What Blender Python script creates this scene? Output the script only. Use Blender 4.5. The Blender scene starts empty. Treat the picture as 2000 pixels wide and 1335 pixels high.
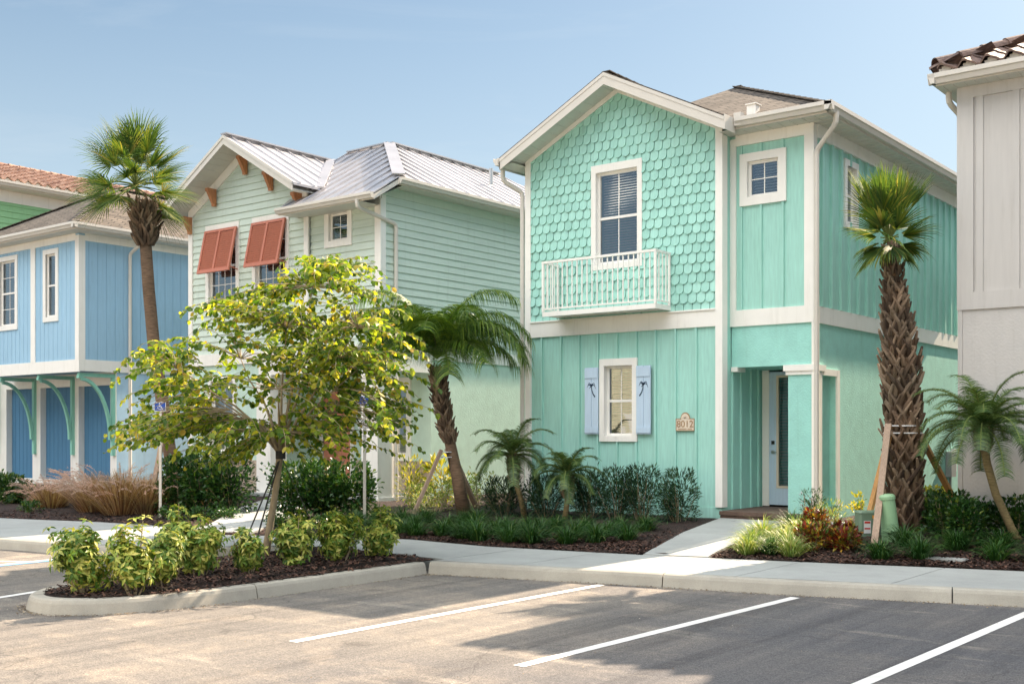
import bpy, math, random
from mathutils import Vector as V3, Matrix
R=math.radians
rnd=random.Random(7)
C=bpy.context.scene.collection
# ------------------------------------------------------------------ camera, light
CAM=V3((8.477,-16.226,1.72)); FWD=V3((-.617,.787,0)); RGT=V3((.787,.617,0)); FP=2213.; HZ=845.
cd=bpy.data.cameras.new('camera'); cam=bpy.data.objects.new('camera',cd); C.objects.link(cam)
cam.location=CAM; cam.rotation_euler=(R(90),0,math.atan2(.617,.787))
cd.sensor_width=36; cd.lens=36*FP/2000; cd.shift_y=(HZ-667.5)/2000; cd.clip_end=2000
bpy.context.scene.camera=cam
SUN_EL=37.5; SUN_AZ=math.atan2(.105,.995)          # azimuth from +y towards +x
sd=V3((math.sin(SUN_AZ)*math.cos(R(SUN_EL)),math.cos(SUN_AZ)*math.cos(R(SUN_EL)),math.sin(R(SUN_EL))))
ld=bpy.data.lights.new('sun','SUN'); ld.energy=5; ld.angle=R(.5); ld.color=(1,.80,.60)
lo=bpy.data.objects.new('sun',ld); C.objects.link(lo); lo.rotation_euler=(-sd).to_track_quat('-Z','Y').to_euler()
w=bpy.data.worlds.new('World'); bpy.context.scene.world=w; w.use_nodes=True
nt=w.node_tree; sky=nt.nodes.new('ShaderNodeTexSky'); sky.sky_type='NISHITA'; sky.sun_disc=False
sky.sun_elevation=R(SUN_EL); sky.sun_rotation=SUN_AZ; sky.air_density=1.0; sky.dust_density=1.2; sky.ozone_density=1.6
bg=nt.nodes['Background']; bg.inputs[1].default_value=.105
def wn(t,**k):
    q=nt.nodes.new(t)
    for a,b in k.items(): setattr(q,a,b)
    return q
# clear air towards the sun side, added unseen bright cloud high up behind the viewpoint to lift the shaded walls
gm=wn('ShaderNodeGamma'); gm.inputs[1].default_value=.62; nt.links.new(sky.outputs[0],gm.inputs[0])
tint=wn('ShaderNodeMix',data_type='RGBA',blend_type='MULTIPLY'); tint.inputs[0].default_value=1; tint.inputs[7].default_value=(.62,.74,.80,1); nt.links.new(gm.outputs[0],tint.inputs[6])
tc=wn('ShaderNodeTexCoord'); sx=wn('ShaderNodeSeparateXYZ'); nt.links.new(tc.outputs['Generated'],sx.inputs[0])
mz=wn('ShaderNodeMapRange',interpolation_type='SMOOTHSTEP'); mz.inputs[1].default_value=.42; mz.inputs[2].default_value=.62; nt.links.new(sx.outputs[2],mz.inputs[0])
my=wn('ShaderNodeMapRange',interpolation_type='SMOOTHSTEP'); my.inputs[1].default_value=.25; my.inputs[2].default_value=-.15; nt.links.new(sx.outputs[1],my.inputs[0])
cn=wn('ShaderNodeTexNoise'); cn.inputs['Scale'].default_value=2.5; cn.inputs['Detail'].default_value=6; nt.links.new(tc.outputs['Generated'],cn.inputs['Vector'])
cr=wn('ShaderNodeMapRange'); cr.inputs[1].default_value=.3; cr.inputs[2].default_value=.6; nt.links.new(cn.outputs['Fac'],cr.inputs[0])
m1=wn('ShaderNodeMath',operation='MULTIPLY'); nt.links.new(mz.outputs[0],m1.inputs[0]); nt.links.new(my.outputs[0],m1.inputs[1])
m2=wn('ShaderNodeMath',operation='MULTIPLY'); nt.links.new(m1.outputs[0],m2.inputs[0]); nt.links.new(cr.outputs[0],m2.inputs[1])
mc=wn('ShaderNodeMix',data_type='RGBA'); nt.links.new(m2.outputs[0],mc.inputs[0]); nt.links.new(tint.outputs[2],mc.inputs[6]); mc.inputs[7].default_value=(15.5,15.3,15.0,1)
# pale haze low over the roofs and a faint high wisp
hz=wn('ShaderNodeMapRange',interpolation_type='SMOOTHSTEP'); hz.inputs[1].default_value=.42; hz.inputs[2].default_value=.02; hz.inputs[4].default_value=.75; nt.links.new(sx.outputs[2],hz.inputs[0])
mh=wn('ShaderNodeMix',data_type='RGBA'); nt.links.new(hz.outputs[0],mh.inputs[0]); nt.links.new(mc.outputs[2],mh.inputs[6]); mh.inputs[7].default_value=(2.35,2.80,3.05,1)
wm=wn('ShaderNodeMapping'); wm.inputs['Scale'].default_value=(1.2,1.2,7); wm.inputs['Rotation'].default_value=(R(25),R(14),0); nt.links.new(tc.outputs['Generated'],wm.inputs[0])
wz=wn('ShaderNodeTexNoise'); wz.inputs['Scale'].default_value=2.2; wz.inputs['Detail'].default_value=7; wz.inputs['Roughness'].default_value=.62; wz.inputs['Distortion'].default_value=.5; nt.links.new(wm.outputs[0],wz.inputs['Vector'])
wr=wn('ShaderNodeMapRange'); wr.inputs[1].default_value=.55; wr.inputs[2].default_value=.85; wr.inputs[4].default_value=.22; nt.links.new(wz.outputs['Fac'],wr.inputs[0])
mw=wn('ShaderNodeMix',data_type='RGBA'); nt.links.new(wr.outputs[0],mw.inputs[0]); nt.links.new(mh.outputs[2],mw.inputs[6]); mw.inputs[7].default_value=(2.9,3.05,3.15,1)
nt.links.new(mw.outputs[2],bg.inputs[0])
vs=bpy.context.scene.view_settings; vs.view_transform='Standard'; vs.look='None'; vs.gamma=1; vs.exposure=1.6
bpy.context.scene.render.resolution_x=1024; bpy.context.scene.render.resolution_y=683

def at(px,py,d): return CAM+RGT*((px-1000)/FP*d)+FWD*d+V3((0,0,(HZ-py)/FP*d))
# ------------------------------------------------------------------ mesh helpers
class MB:
    def __init__(s): s.v=[]; s.f=[]; s.m=[]
    def poly(s,pts,mi=0):
        n=len(s.v); s.v.extend([tuple(p) for p in pts]); s.f.append(tuple(range(n,n+len(pts)))); s.m.append(mi)
    def box(s,x0,x1,y0,y1,z0,z1,mi=0): s.hexa([(x0,y0,z0),(x1,y0,z0),(x1,y1,z0),(x0,y1,z0),(x0,y0,z1),(x1,y0,z1),(x1,y1,z1),(x0,y1,z1)],mi)
    def hexa(s,p,mi=0):
        n=len(s.v); s.v.extend([tuple(q) for q in p])
        for f in ((0,3,2,1),(4,5,6,7),(0,1,5,4),(1,2,6,5),(2,3,7,6),(3,0,4,7)): s.f.append(tuple(n+i for i in f)); s.m.append(mi)
    def prism(s,a,b,mi=0):
        n=len(s.v); k=len(a); s.v.extend([tuple(q) for q in a]+[tuple(q) for q in b])
        s.f.append(tuple(range(n+k-1,n-1,-1))); s.f.append(tuple(range(n+k,n+2*k))); s.m+= [mi,mi]
        for i in range(k): j=(i+1)%k; s.f.append((n+i,n+j,n+k+j,n+k+i)); s.m.append(mi)
    def bar(s,a,b,w,h,up=V3((0,0,1)),mi=0):
        a=V3(a);b=V3(b);d=(b-a).normalized(); x=d.cross(V3(up))
        if x.length<1e-4: x=d.cross(V3((0,1,0)))
        x.normalize(); y=x.cross(d).normalized(); x*=w/2; y*=h/2
        s.hexa([a-x-y,a+x-y,a+x+y,a-x+y,b-x-y,b+x-y,b+x+y,b-x+y],mi)
    def tube(s,pts,rad,n=8,mi=0,cap=True):
        pts=[V3(p) for p in pts]; k=len(pts)
        if not isinstance(rad,(list,tuple)): rad=[rad]*k
        base=len(s.v); px=None
        for i,p in enumerate(pts):
            d=(pts[min(i+1,k-1)]-pts[max(i-1,0)]).normalized()
            x=d.cross(V3((0,0,1))) if px is None else px-d*px.dot(d)
            if x.length<1e-3: x=d.cross(V3((1,0,0)))
            x.normalize(); px=x; y=d.cross(x)
            for j in range(n):
                t=2*math.pi*j/n; s.v.append(tuple(p+(x*math.cos(t)+y*math.sin(t))*rad[i]))
        for i in range(k-1):
            for j in range(n):
                a=base+i*n+j; b=base+i*n+(j+1)%n; s.f.append((a,b,b+n,a+n)); s.m.append(mi)
        if cap:
            s.f.append(tuple(base+j for j in range(n-1,-1,-1))); s.f.append(tuple(base+(k-1)*n+j for j in range(n))); s.m+=[mi,mi]
    def build(s,name,mat,parent=None,smooth=False):
        me=bpy.data.meshes.new(name); me.from_pydata(s.v,[],s.f)
        ms=mat if isinstance(mat,(list,tuple)) else [mat]
        for q in ms: me.materials.append(q)
        if len(ms)>1: me.polygons.foreach_set('material_index',s.m)
        if smooth: me.polygons.foreach_set('use_smooth',[True]*len(me.polygons))
        me.update()
        o=bpy.data.objects.new(name,me); C.objects.link(o); o.parent=parent
        return o
def tag(o,label,cat,group=None,kind=None):
    if label: o['label']=label
    if cat: o['category']=cat
    if group: o['group']=group
    if kind: o['kind']=kind
    return o
def thing(name,label,cat,loc=(0,0,0),group=None):
    o=bpy.data.objects.new(name,None); C.objects.link(o); o.location=loc; o.empty_display_size=.2
    return tag(o,label,cat,group)
def struct(mb,name,mat,smooth=False):
    o=mb.build(name,mat,None,smooth); o['kind']='structure'; return o
# ------------------------------------------------------------------ materials
def nodes(name):
    m=bpy.data.materials.new(name); m.use_nodes=True; n=m.node_tree
    return m,n,n.nodes['Principled BSDF']
def coords(n,scale=(1,1,1)):
    tc=n.nodes.new('ShaderNodeNewGeometry'); mp=n.nodes.new('ShaderNodeMapping'); mp.inputs['Scale'].default_value=scale
    n.links.new(tc.outputs['Position'],mp.inputs[0]); return mp.outputs[0]
def noise(n,vec,scale,detail=4,rough=.55):
    q=n.nodes.new('ShaderNodeTexNoise'); q.inputs['Scale'].default_value=scale; q.inputs['Detail'].default_value=detail; q.inputs['Roughness'].default_value=rough
    n.links.new(vec,q.inputs['Vector']); return q.outputs['Fac']
def ramp(n,fac,stops):
    r=n.nodes.new('ShaderNodeValToRGB'); e=r.color_ramp.elements
    while len(e)<len(stops): e.new(.5)
    for i,(p,c) in enumerate(stops): e[i].position=p; e[i].color=(*c,1) if len(c)==3 else c
    n.links.new(fac,r.inputs[0]); return r.outputs[0]
def mixc(n,fac,a,b,mode='MIX'):
    q=n.nodes.new('ShaderNodeMix'); q.data_type='RGBA'; q.blend_type=mode
    for s_,v in ((q.inputs[0],fac),(q.inputs[6],a),(q.inputs[7],b)):
        if isinstance(v,(int,float)): s_.default_value=v
        elif isinstance(v,tuple): s_.default_value=(*v,1)
        else: n.links.new(v,s_)
    return q.outputs[2]
def bump(n,bs,h,dist=.005,strength=1):
    b=n.nodes.new('ShaderNodeBump'); b.inputs['Distance'].default_value=dist; b.inputs['Strength'].default_value=strength
    n.links.new(h,b.inputs['Height']); n.links.new(b.outputs[0],bs.inputs['Normal'])
def paint(name,c,rough=.55,var=.06,scale=(1,1,1),ns=6,bd=.0015,bs_=60,metal=0,spec=.4):
    m,n,b=nodes(name); vec=coords(n,scale)
    f=noise(n,vec,ns); lo=tuple(max(0,x*(1-var)) for x in c); hi=tuple(min(1,x*(1+var)) for x in c)
    big=noise(n,coords(n),.9,3)
    c1=ramp(n,f,[(.3,lo),(.7,hi)]); c2=mixc(n,1.0,c1,ramp(n,big,[(.3,(1-var,)*3),(.7,(1,1,1))]),'MULTIPLY')
    if name=='mint_shingle_paint':
        gi=n.nodes.new('ShaderNodeNewGeometry'); c2=mixc(n,1.0,c2,ramp(n,gi.outputs['Random Per Island'],[(0,(.86,.89,.88)),(.5,(1,1,1)),(1,(1.08,1.05,1.05))]),'MULTIPLY')
    if 'paint' in name or 'stucco' in name:      # rain streaks and grime
        stn=noise(n,coords(n,(5,5,.35)),2.0,5,.7); c2=mixc(n,1.0,c2,ramp(n,stn,[(.32,(.925,.925,.915)),(.46,(1,1,1))]),'MULTIPLY')
    n.links.new(c2,b.inputs['Base Color']); b.inputs['Roughness'].default_value=rough; b.inputs['Metallic'].default_value=metal; b.inputs['Specular IOR Level'].default_value=spec
    if bd: bump(n,b,noise(n,vec,bs_,3),bd)
    return m
GR=(3,3,.25)
MINT=(.375,.69,.605); 
M={}
M['mint']=paint('mint_board_paint',MINT,.6,.085,GR,10,.0012,40)
M['mint_sh']=paint('mint_shingle_paint',(.375,.69,.605),.6,.07,GR,10,.0012,40)
M['mint_st']=paint('mint_stucco',(.355,.70,.625),.85,.06,(1,1,1),5,.007,42)
M['white']=paint('white_trim_paint',(.87,.85,.80),.5,.025,(1,1,1),4,.0006,40)
M['sage']=paint('sage_lap_paint',(.60,.70,.62),.6,.05,(.3,.3,4),8,.001,30)
M['sage_st']=paint('sage_stucco',(.55,.72,.63),.85,.05,(1,1,1),5,.006,42)
M['blue']=paint('blue_plank_paint',(.34,.55,.72),.6,.05,GR,9,.001,40)
M['blue_st']=paint('blue_stucco',(.42,.62,.78),.85,.05,(1,1,1),5,.006,42)
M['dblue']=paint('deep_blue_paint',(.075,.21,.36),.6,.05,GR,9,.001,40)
M['teal']=paint('teal_bracket_paint',(.27,.60,.48),.5,.04,GR,6,.0006,40)
M['green']=paint('leaf_green_lap_paint',(.30,.58,.30),.6,.05,(.3,.3,4),8,.001,30)
M['yellow']=paint('pale_yellow_lap_paint',(.66,.62,.44),.6,.04,(.3,.3,4),8,.001,30)
M['cream']=paint('ivory_board_paint',(.58,.56,.54),.6,.03,GR,6,.001,40)
M['cream_st']=paint('ivory_stucco',(.60,.58,.56),.85,.03,(1,1,1),5,.007,28)
M['coral']=paint('coral_shutter_paint',(.50,.175,.115),.5,.06,GR,9,.0006,50)
M['cedar']=paint('cedar_bracket_wood',(.50,.22,.10),.6,.15,GR,14,.001,50)
M['salmon']=paint('salmon_door_paint',(.66,.26,.17),.5,.05,GR,9,.0006,50)
M['pblue']=paint('powder_blue_shutter_paint',(.52,.66,.80),.55,.05,GR,9,.0006,50)
M['dkblue']=paint('cutout_hole_shade',(.02,.045,.09),.8,.1)
M['soffit']=paint('vented_soffit_vinyl',(.66,.66,.60),.6,.03,(1,1,1),4,0)
M['gutter']=paint('ivory_aluminium_gutter',(.66,.62,.56),.4,.03,(1,1,1),4,0)
M['concrete']=None
M['galv']=paint('galvanised_steel',(.55,.56,.56),.4,.08,(1,1,1),12,0,60,.8)
M['wood']=paint('weathered_timber',(.36,.26,.19),.8,.2,GR,20,.002,60)
M['wood2']=paint('fresh_pine_timber',(.50,.27,.10),.75,.2,GR,20,.002,60)
M['black']=paint('black_strap',(.02,.02,.02),.6,.1)
M['dark']=paint('dark_interior',(.03,.03,.032),.9,.1)
M['blind']=paint('white_blind_slats',(.74,.73,.70),.5,.02,(1,1,1),3,0)
M['paver']=paint('brown_step_paver',(.13,.085,.065),.8,.2,(1,1,1),14,.003,60)
M['tgreen']=paint('utility_green_paint',(.16,.24,.17),.5,.06,(1,1,1),8,.0005,50)
M['pgreen']=paint('pedestal_green_plastic',(.25,.42,.24),.45,.04,(1,1,1),8,0)
M['signwhite']=paint('sign_white',(.75,.75,.75),.4,.02,(1,1,1),4,0)
M['signblue']=paint('sign_blue',(.01,.07,.36),.4,.03,(1,1,1),4,0)
M['red']=paint('sign_red',(.5,.03,.02),.5,.05,(1,1,1),4,0)
M['orange']=paint('sticker_orange',(.75,.30,.03),.5,.05,(1,1,1),4,0)
M['ivory']=paint('plaque_ivory',(.70,.60,.48),.6,.05,(1,1,1),4,0)
M['bronze']=paint('plaque_copper',(.36,.22,.12),.5,.1,(1,1,1),9,0)
M['meter']=paint('meter_grey',(.30,.32,.32),.5,.05,(1,1,1),9,0)
M['stalk']=paint('dull_green_leaf_stalk',(.15,.19,.06),.9,.15,(1,1,1),9,0,60,0,.08)
M['bark']=paint('smooth_tree_bark',(.36,.29,.19),.85,.25,(1,1,.5),18,.006,40)
M['silver']=paint('nickel_hardware',(.45,.45,.45),.3,.02,(1,1,1),4,0,60,1.)
def glass_mat():
    m=bpy.data.materials.new('window_glass'); m.use_nodes=True; n=m.node_tree; n.nodes.clear()
    o=n.nodes.new('ShaderNodeOutputMaterial'); mx=n.nodes.new('ShaderNodeMixShader'); t=n.nodes.new('ShaderNodeBsdfTransparent'); g=n.nodes.new('ShaderNodeBsdfGlossy')
    t.inputs[0].default_value=(.66,.70,.73,1); g.inputs['Roughness'].default_value=.015; g.inputs[0].default_value=(.8,.9,1,1)
    lw=n.nodes.new('ShaderNodeFresnel'); lw.inputs[0].default_value=1.75
    ma=n.nodes.new('ShaderNodeMath'); ma.operation='MULTIPLY_ADD'; ma.inputs[1].default_value=1.3; ma.inputs[2].default_value=.10
    vec=coords(n); b=n.nodes.new('ShaderNodeBump'); b.inputs['Distance'].default_value=.012; b.inputs['Strength'].default_value=.6
    n.links.new(noise(n,vec,2.2,1),b.inputs['Height']); n.links.new(b.outputs[0],g.inputs['Normal'])
    n.links.new(lw.outputs[0],ma.inputs[0]); n.links.new(ma.outputs[0],mx.inputs[0]); n.links.new(t.outputs[0],mx.inputs[1]); n.links.new(g.outputs[0],mx.inputs[2]); n.links.new(mx.outputs[0],o.inputs[0])
    return m
M['glass']=glass_mat()
def shingle_mat(name,c1,c2):
    m,n,b=nodes(name); g=n.nodes.new('ShaderNodeNewGeometry'); sx=n.nodes.new('ShaderNodeSeparateXYZ'); n.links.new(g.outputs['Position'],sx.inputs[0])
    ad=n.nodes.new('ShaderNodeMath'); n.links.new(sx.outputs[0],ad.inputs[0]); n.links.new(sx.outputs[1],ad.inputs[1])
    mu=n.nodes.new('ShaderNodeMath'); mu.operation='MULTIPLY'; mu.inputs[1].default_value=2.2; n.links.new(sx.outputs[2],mu.inputs[0])
    cb=n.nodes.new('ShaderNodeCombineXYZ'); n.links.new(ad.outputs[0],cb.inputs[0]); n.links.new(mu.outputs[0],cb.inputs[1])
    bt=n.nodes.new('ShaderNodeTexBrick'); bt.inputs['Scale'].default_value=1; bt.inputs['Brick Width'].default_value=.30; bt.inputs['Row Height'].default_value=.15
    bt.inputs['Mortar Size'].default_value=.012; bt.inputs['Color1'].default_value=(*c1,1); bt.inputs['Color2'].default_value=(*c2,1); bt.inputs['Mortar'].default_value=tuple(x*.25 for x in c1)+(1,); bt.offset=.37
    n.links.new(cb.outputs[0],bt.inputs['Vector'])
    ns=noise(n,g.outputs['Position'],3,6,.7)
    c=mixc(n,1.0,bt.outputs['Color'],ramp(n,ns,[(.3,(.6,.6,.6)),(.75,(1.3,1.25,1.2))]),'MULTIPLY')
    n.links.new(c,b.inputs['Base Color']); b.inputs['Roughness'].default_value=.9; bump(n,b,bt.outputs['Fac'],-.012)
    return m
M['shingle']=shingle_mat('brown_asphalt_shingles',(.075,.062,.050),(.135,.115,.095))
def tile_mat(name,a,b_,c_):
    m,n,b=nodes(name); vec=coords(n)
    v=n.nodes.new('ShaderNodeTexVoronoi'); v.inputs['Scale'].default_value=3.2; n.links.new(vec,v.inputs['Vector'])
    c=ramp(n,v.outputs['Color'],[(.2,a),(.5,b_),(.85,c_)]); f=noise(n,vec,14,5)
    c=mixc(n,1.0,c,ramp(n,f,[(.3,(.55,.52,.5)),(.7,(1.15,1.1,1.1))]),'MULTIPLY')
    n.links.new(c,b.inputs['Base Color']); b.inputs['Roughness'].default_value=.75; bump(n,b,f,.004); return m
M['tile']=tile_mat('mottled_clay_roof_tile',(.14,.10,.09),(.21,.145,.12),(.28,.21,.175))
M['tile2']=tile_mat('terracotta_roof_tile',(.27,.15,.10),(.38,.22,.145),(.46,.30,.21))
M['stone']=tile_mat('pebbled_stone_veneer',(.40,.33,.25),(.55,.48,.38),(.30,.25,.20))
m,n,b=nodes('standing_seam_metal'); b.inputs['Metallic'].default_value=.5; b.inputs['Roughness'].default_value=.38
n.links.new(ramp(n,noise(n,coords(n,(1,1,1)),1.3,3),[(.3,(.42,.42,.44)),(.7,(.54,.53,.55))]),b.inputs['Base Color']); M['metal']=m
def asphalt():
    m,n,b=nodes('dusty_asphalt'); vec=coords(n); vs_=coords(n,(.35,1.3,1))
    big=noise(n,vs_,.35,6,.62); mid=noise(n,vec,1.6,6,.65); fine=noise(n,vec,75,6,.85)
    c=ramp(n,big,[(.30,(.115,.112,.112)),(.55,(.165,.153,.138)),(.78,(.235,.205,.172))])
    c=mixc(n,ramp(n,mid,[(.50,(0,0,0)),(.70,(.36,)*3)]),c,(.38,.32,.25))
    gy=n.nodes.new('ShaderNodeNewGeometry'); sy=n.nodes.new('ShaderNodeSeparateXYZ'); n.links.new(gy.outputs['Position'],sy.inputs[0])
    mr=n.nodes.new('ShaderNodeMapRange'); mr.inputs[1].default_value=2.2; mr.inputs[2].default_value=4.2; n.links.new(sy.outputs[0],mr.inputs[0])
    c=mixc(n,mr.outputs[0],c,mixc(n,.72,c,(.075,.078,.088)))      # less dust and painted shade: darker, cooler asphalt in the bays to the right
    sp=noise(n,coords(n,(.5,2.2,1)),1.1,5,.6)
    c=mixc(n,ramp(n,sp,[(.56,(0,0,0)),(.66,(.42,)*3)]),c,(.31,.28,.235))
    c=mixc(n,1.0,c,ramp(n,fine,[(.36,(.42,)*3),(.5,(1,)*3),(.64,(1.75,)*3)]),'MULTIPLY')
    ty=noise(n,coords(n,(2.6,.16,1)),1.0,5,.7); c=mixc(n,1.0,c,ramp(n,ty,[(.38,(.78,.78,.79)),(.5,(1,1,1)),(.66,(1.22,1.19,1.15))]),'MULTIPLY')   # tyre tracks along the bays
    oil=noise(n,coords(n,(1,1,1)),.9,2,.4); c=mixc(n,ramp(n,oil,[(.68,(0,0,0)),(.74,(.5,)*3)]),c,(.045,.042,.042))
    gt_=noise(n,coords(n,(1.5,1,1)),9,6,.8); c=mixc(n,ramp(n,gt_,[(.63,(0,0,0)),(.70,(.55,)*3)]),c,(.34,.30,.25))
    agg=noise(n,vec,21,7,.9); c=mixc(n,1.0,c,ramp(n,agg,[(.36,(.70,.70,.71)),(.5,(1,1,1)),(.63,(1.36,1.33,1.28))]),'MULTIPLY')
    cr=n.nodes.new('ShaderNodeTexVoronoi'); cr.feature='DISTANCE_TO_EDGE'; cr.inputs['Scale'].default_value=.22; cr.inputs['Randomness'].default_value=1
    wv=n.nodes.new('ShaderNodeVectorMath'); wv.operation='ADD'; n.links.new(vec,wv.inputs[0])
    q=n.nodes.new('ShaderNodeTexNoise'); q.inputs['Scale'].default_value=1.5; n.links.new(vec,q.inputs['Vector']); n.links.new(q.outputs['Color'],wv.inputs[1]); n.links.new(wv.outputs[0],cr.inputs['Vector'])
    c=mixc(n,ramp(n,cr.outputs['Distance'],[(0,(.35,)*3),(.004,(0,0,0))]),c,(.03,.03,.03))
    n.links.new(c,b.inputs['Base Color']); b.inputs['Roughness'].default_value=.92; b.inputs['Specular IOR Level'].default_value=.2
    bump(n,b,fine,.004,.8); return m
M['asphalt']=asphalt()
def concrete(name,c,var=.12):
    m,n,b=nodes(name); vec=coords(n); f=noise(n,vec,1.3,7,.68); g=noise(n,vec,130,3,.6); st=noise(n,coords(n,(1,1,6)),3.5,6,.7)
    col=ramp(n,f,[(.3,tuple(x*(1-var) for x in c)),(.7,tuple(min(1,x*(1+var*.6)) for x in c))])
    col=mixc(n,ramp(n,st,[(.60,(0,0,0)),(.8,(.45,)*3)]),col,tuple(x*.62 for x in c))
    col=mixc(n,1.0,col,ramp(n,g,[(.3,(.88,)*3),(.7,(1.08,)*3)]),'MULTIPLY')
    n.links.new(col,b.inputs['Base Color']); b.inputs['Roughness'].default_value=.85; bump(n,b,g,.002,.7); return m
M['concrete']=concrete('sidewalk_concrete',(.33,.345,.335),.16); M['kerb']=concrete('kerb_concrete',(.37,.35,.30),.22)
def mulch():
    m,n,b=nodes('dark_bark_mulch'); vec=coords(n)
    v=n.nodes.new('ShaderNodeTexVoronoi'); v.inputs['Scale'].default_value=34; mp=coords(n,(1,2.2,1)); n.links.new(mp,v.inputs['Vector'])
    c=ramp(n,v.outputs['Color'],[(.15,(.008,.005,.004)),(.6,(.028,.014,.010)),(.95,(.07,.034,.024))])
    n.links.new(c,b.inputs['Base Color']); b.inputs['Roughness'].default_value=.95; bump(n,b,v.outputs['Distance'],.02); return m
M['mulch']=mulch()
def chipmat(name,stops,rough=.9):
    m,n,b=nodes(name); g=n.nodes.new('ShaderNodeNewGeometry'); n.links.new(ramp(n,g.outputs['Random Per Island'],stops),b.inputs['Base Color']); b.inputs['Roughness'].default_value=rough; return m
M['grit']=chipmat('leaf_litter_grit',[(0,(.05,.03,.02)),(.5,(.16,.11,.06)),(.8,(.30,.24,.15)),(1,(.40,.36,.30))])
M['chips']=chipmat('mulch_chip_bark',[(0,(.010,.006,.004)),(.6,(.045,.021,.015)),(1,(.15,.075,.05))])
def leafmat(name,stops,trans=.35,rough=.45,tint=(1.3,1.25,.5)):
    m=bpy.data.materials.new(name); m.use_nodes=True; n=m.node_tree; b=n.nodes['Principled BSDF']; o=n.nodes['Material Output']
    g=n.nodes.new('ShaderNodeNewGeometry'); c=ramp(n,g.outputs['Random Per Island'],stops)
    f=noise(n,g.outputs['Position'],2.2,2); c=mixc(n,1.0,c,ramp(n,f,[(.35,(.75,.8,.8)),(.65,(1.2,1.15,1.1))]),'MULTIPLY')
    n.links.new(c,b.inputs['Base Color']); b.inputs['Roughness'].default_value=rough; b.inputs['Specular IOR Level'].default_value=.35
    t=n.nodes.new('ShaderNodeBsdfTranslucent'); n.links.new(mixc(n,1.0,c,tint,'MULTIPLY'),t.inputs[0])
    mx=n.nodes.new('ShaderNodeMixShader'); mx.inputs[0].default_value=trans
    n.links.new(b.outputs[0],mx.inputs[1]); n.links.new(t.outputs[0],mx.inputs[2]); n.links.new(mx.outputs[0],o.inputs[0]); return m
M['l_tree']=leafmat('orchid_tree_leaf',[(0,(.04,.10,.02)),(.35,(.12,.20,.03)),(.7,(.27,.33,.045)),(.93,(.48,.44,.06)),(1,(.45,.29,.07))],.52,.45,(1.5,1.5,.5))
M['l_varieg']=leafmat('variegated_schefflera_leaf',[(0,(.05,.13,.02)),(.4,(.16,.26,.04)),(.7,(.42,.46,.09)),(1,(.60,.56,.17))],.3)
M['l_dark']=leafmat('dark_glossy_hedge_leaf',[(0,(.015,.05,.015)),(.6,(.03,.09,.02)),(.9,(.07,.15,.03)),(1,(.22,.26,.05))],.25,.3)
M['l_pet']=leafmat('narrow_dark_petunia_leaf',[(0,(.015,.045,.03)),(.6,(.03,.08,.04)),(1,(.07,.13,.05))],.25)
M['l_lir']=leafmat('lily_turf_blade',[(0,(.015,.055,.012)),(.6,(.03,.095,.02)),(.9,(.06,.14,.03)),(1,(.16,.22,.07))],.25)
M['l_lirs']=leafmat('sunlit_lily_turf_blade',[(0,(.12,.22,.05)),(.6,(.25,.34,.09)),(1,(.55,.50,.28))],.35)  # lit copy of the lily turf blade, sunlight put into the colour
M['l_palm']=leafmat('sabal_palm_leaf',[(0,(.05,.11,.03)),(.5,(.10,.18,.04)),(.85,(.20,.25,.05)),(1,(.36,.32,.09))],.35,.62)
M['l_queen']=leafmat('queen_palm_leaf',[(0,(.035,.09,.02)),(.5,(.09,.18,.03)),(1,(.24,.33,.05))],.42,.4)
M['l_pyg']=leafmat('pygmy_palm_leaf',[(0,(.035,.08,.03)),(.6,(.075,.14,.045)),(1,(.17,.24,.08))],.3,.35)
M['l_grass']=leafmat('fountain_grass_blade',[(0,(.14,.075,.045)),(.5,(.34,.21,.13)),(1,(.55,.42,.28))],.35)
M['l_plume']=leafmat('fountain_grass_plume',[(0,(.55,.36,.28)),(1,(.72,.55,.45))],.5,.8,(1,1,1))
M['l_red']=leafmat('croton_leaf',[(0,(.10,.015,.015)),(.35,(.20,.03,.02)),(.6,(.04,.09,.02)),(.85,(.30,.24,.03)),(1,(.45,.14,.03))],.25,.3)
M['l_yel']=leafmat('gold_croton_leaf',[(0,(.10,.20,.03)),(.4,(.34,.36,.05)),(1,(.70,.58,.10))],.35,.35)
M['l_boot']=leafmat('palm_boot_fibre',[(0,(.05,.032,.022)),(.4,(.15,.098,.065)),(1,(.27,.195,.135))],0.0,.85)
M['petal']=leafmat('lilac_petal',[(0,(.25,.2,.55)),(1,(.4,.35,.7))],.4)
M['ptrunk']=paint('ringed_palm_trunk',(.21,.135,.085),.9,.35,(1,1,5),9,.012,22)
M['ptrunk2']=paint('slim_palm_trunk',(.30,.23,.11),.9,.3,(1,1,4),14,.008,30)
M['turf']=paint('far_ground_soil',(.10,.12,.05),.95,.3,(1,1,1),2,0)
def worn_line():
    m,n,b=nodes('worn_road_line_paint'); vec=coords(n); f=noise(n,vec,38,6,.8); g_=noise(n,vec,2.2,5,.7)
    c=mixc(n,ramp(n,f,[(.60,(0,0,0)),(.70,(.8,)*3)]),ramp(n,g_,[(.35,(.60,.59,.56)),(.6,(.74,.73,.70))]),(.16,.155,.15))
    n.links.new(c,b.inputs['Base Color']); b.inputs['Roughness'].default_value=.8; return m
M['line']=worn_line(); M['bline']=concrete('accessible_line_blue_paint',(.13,.30,.50),.15)
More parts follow.
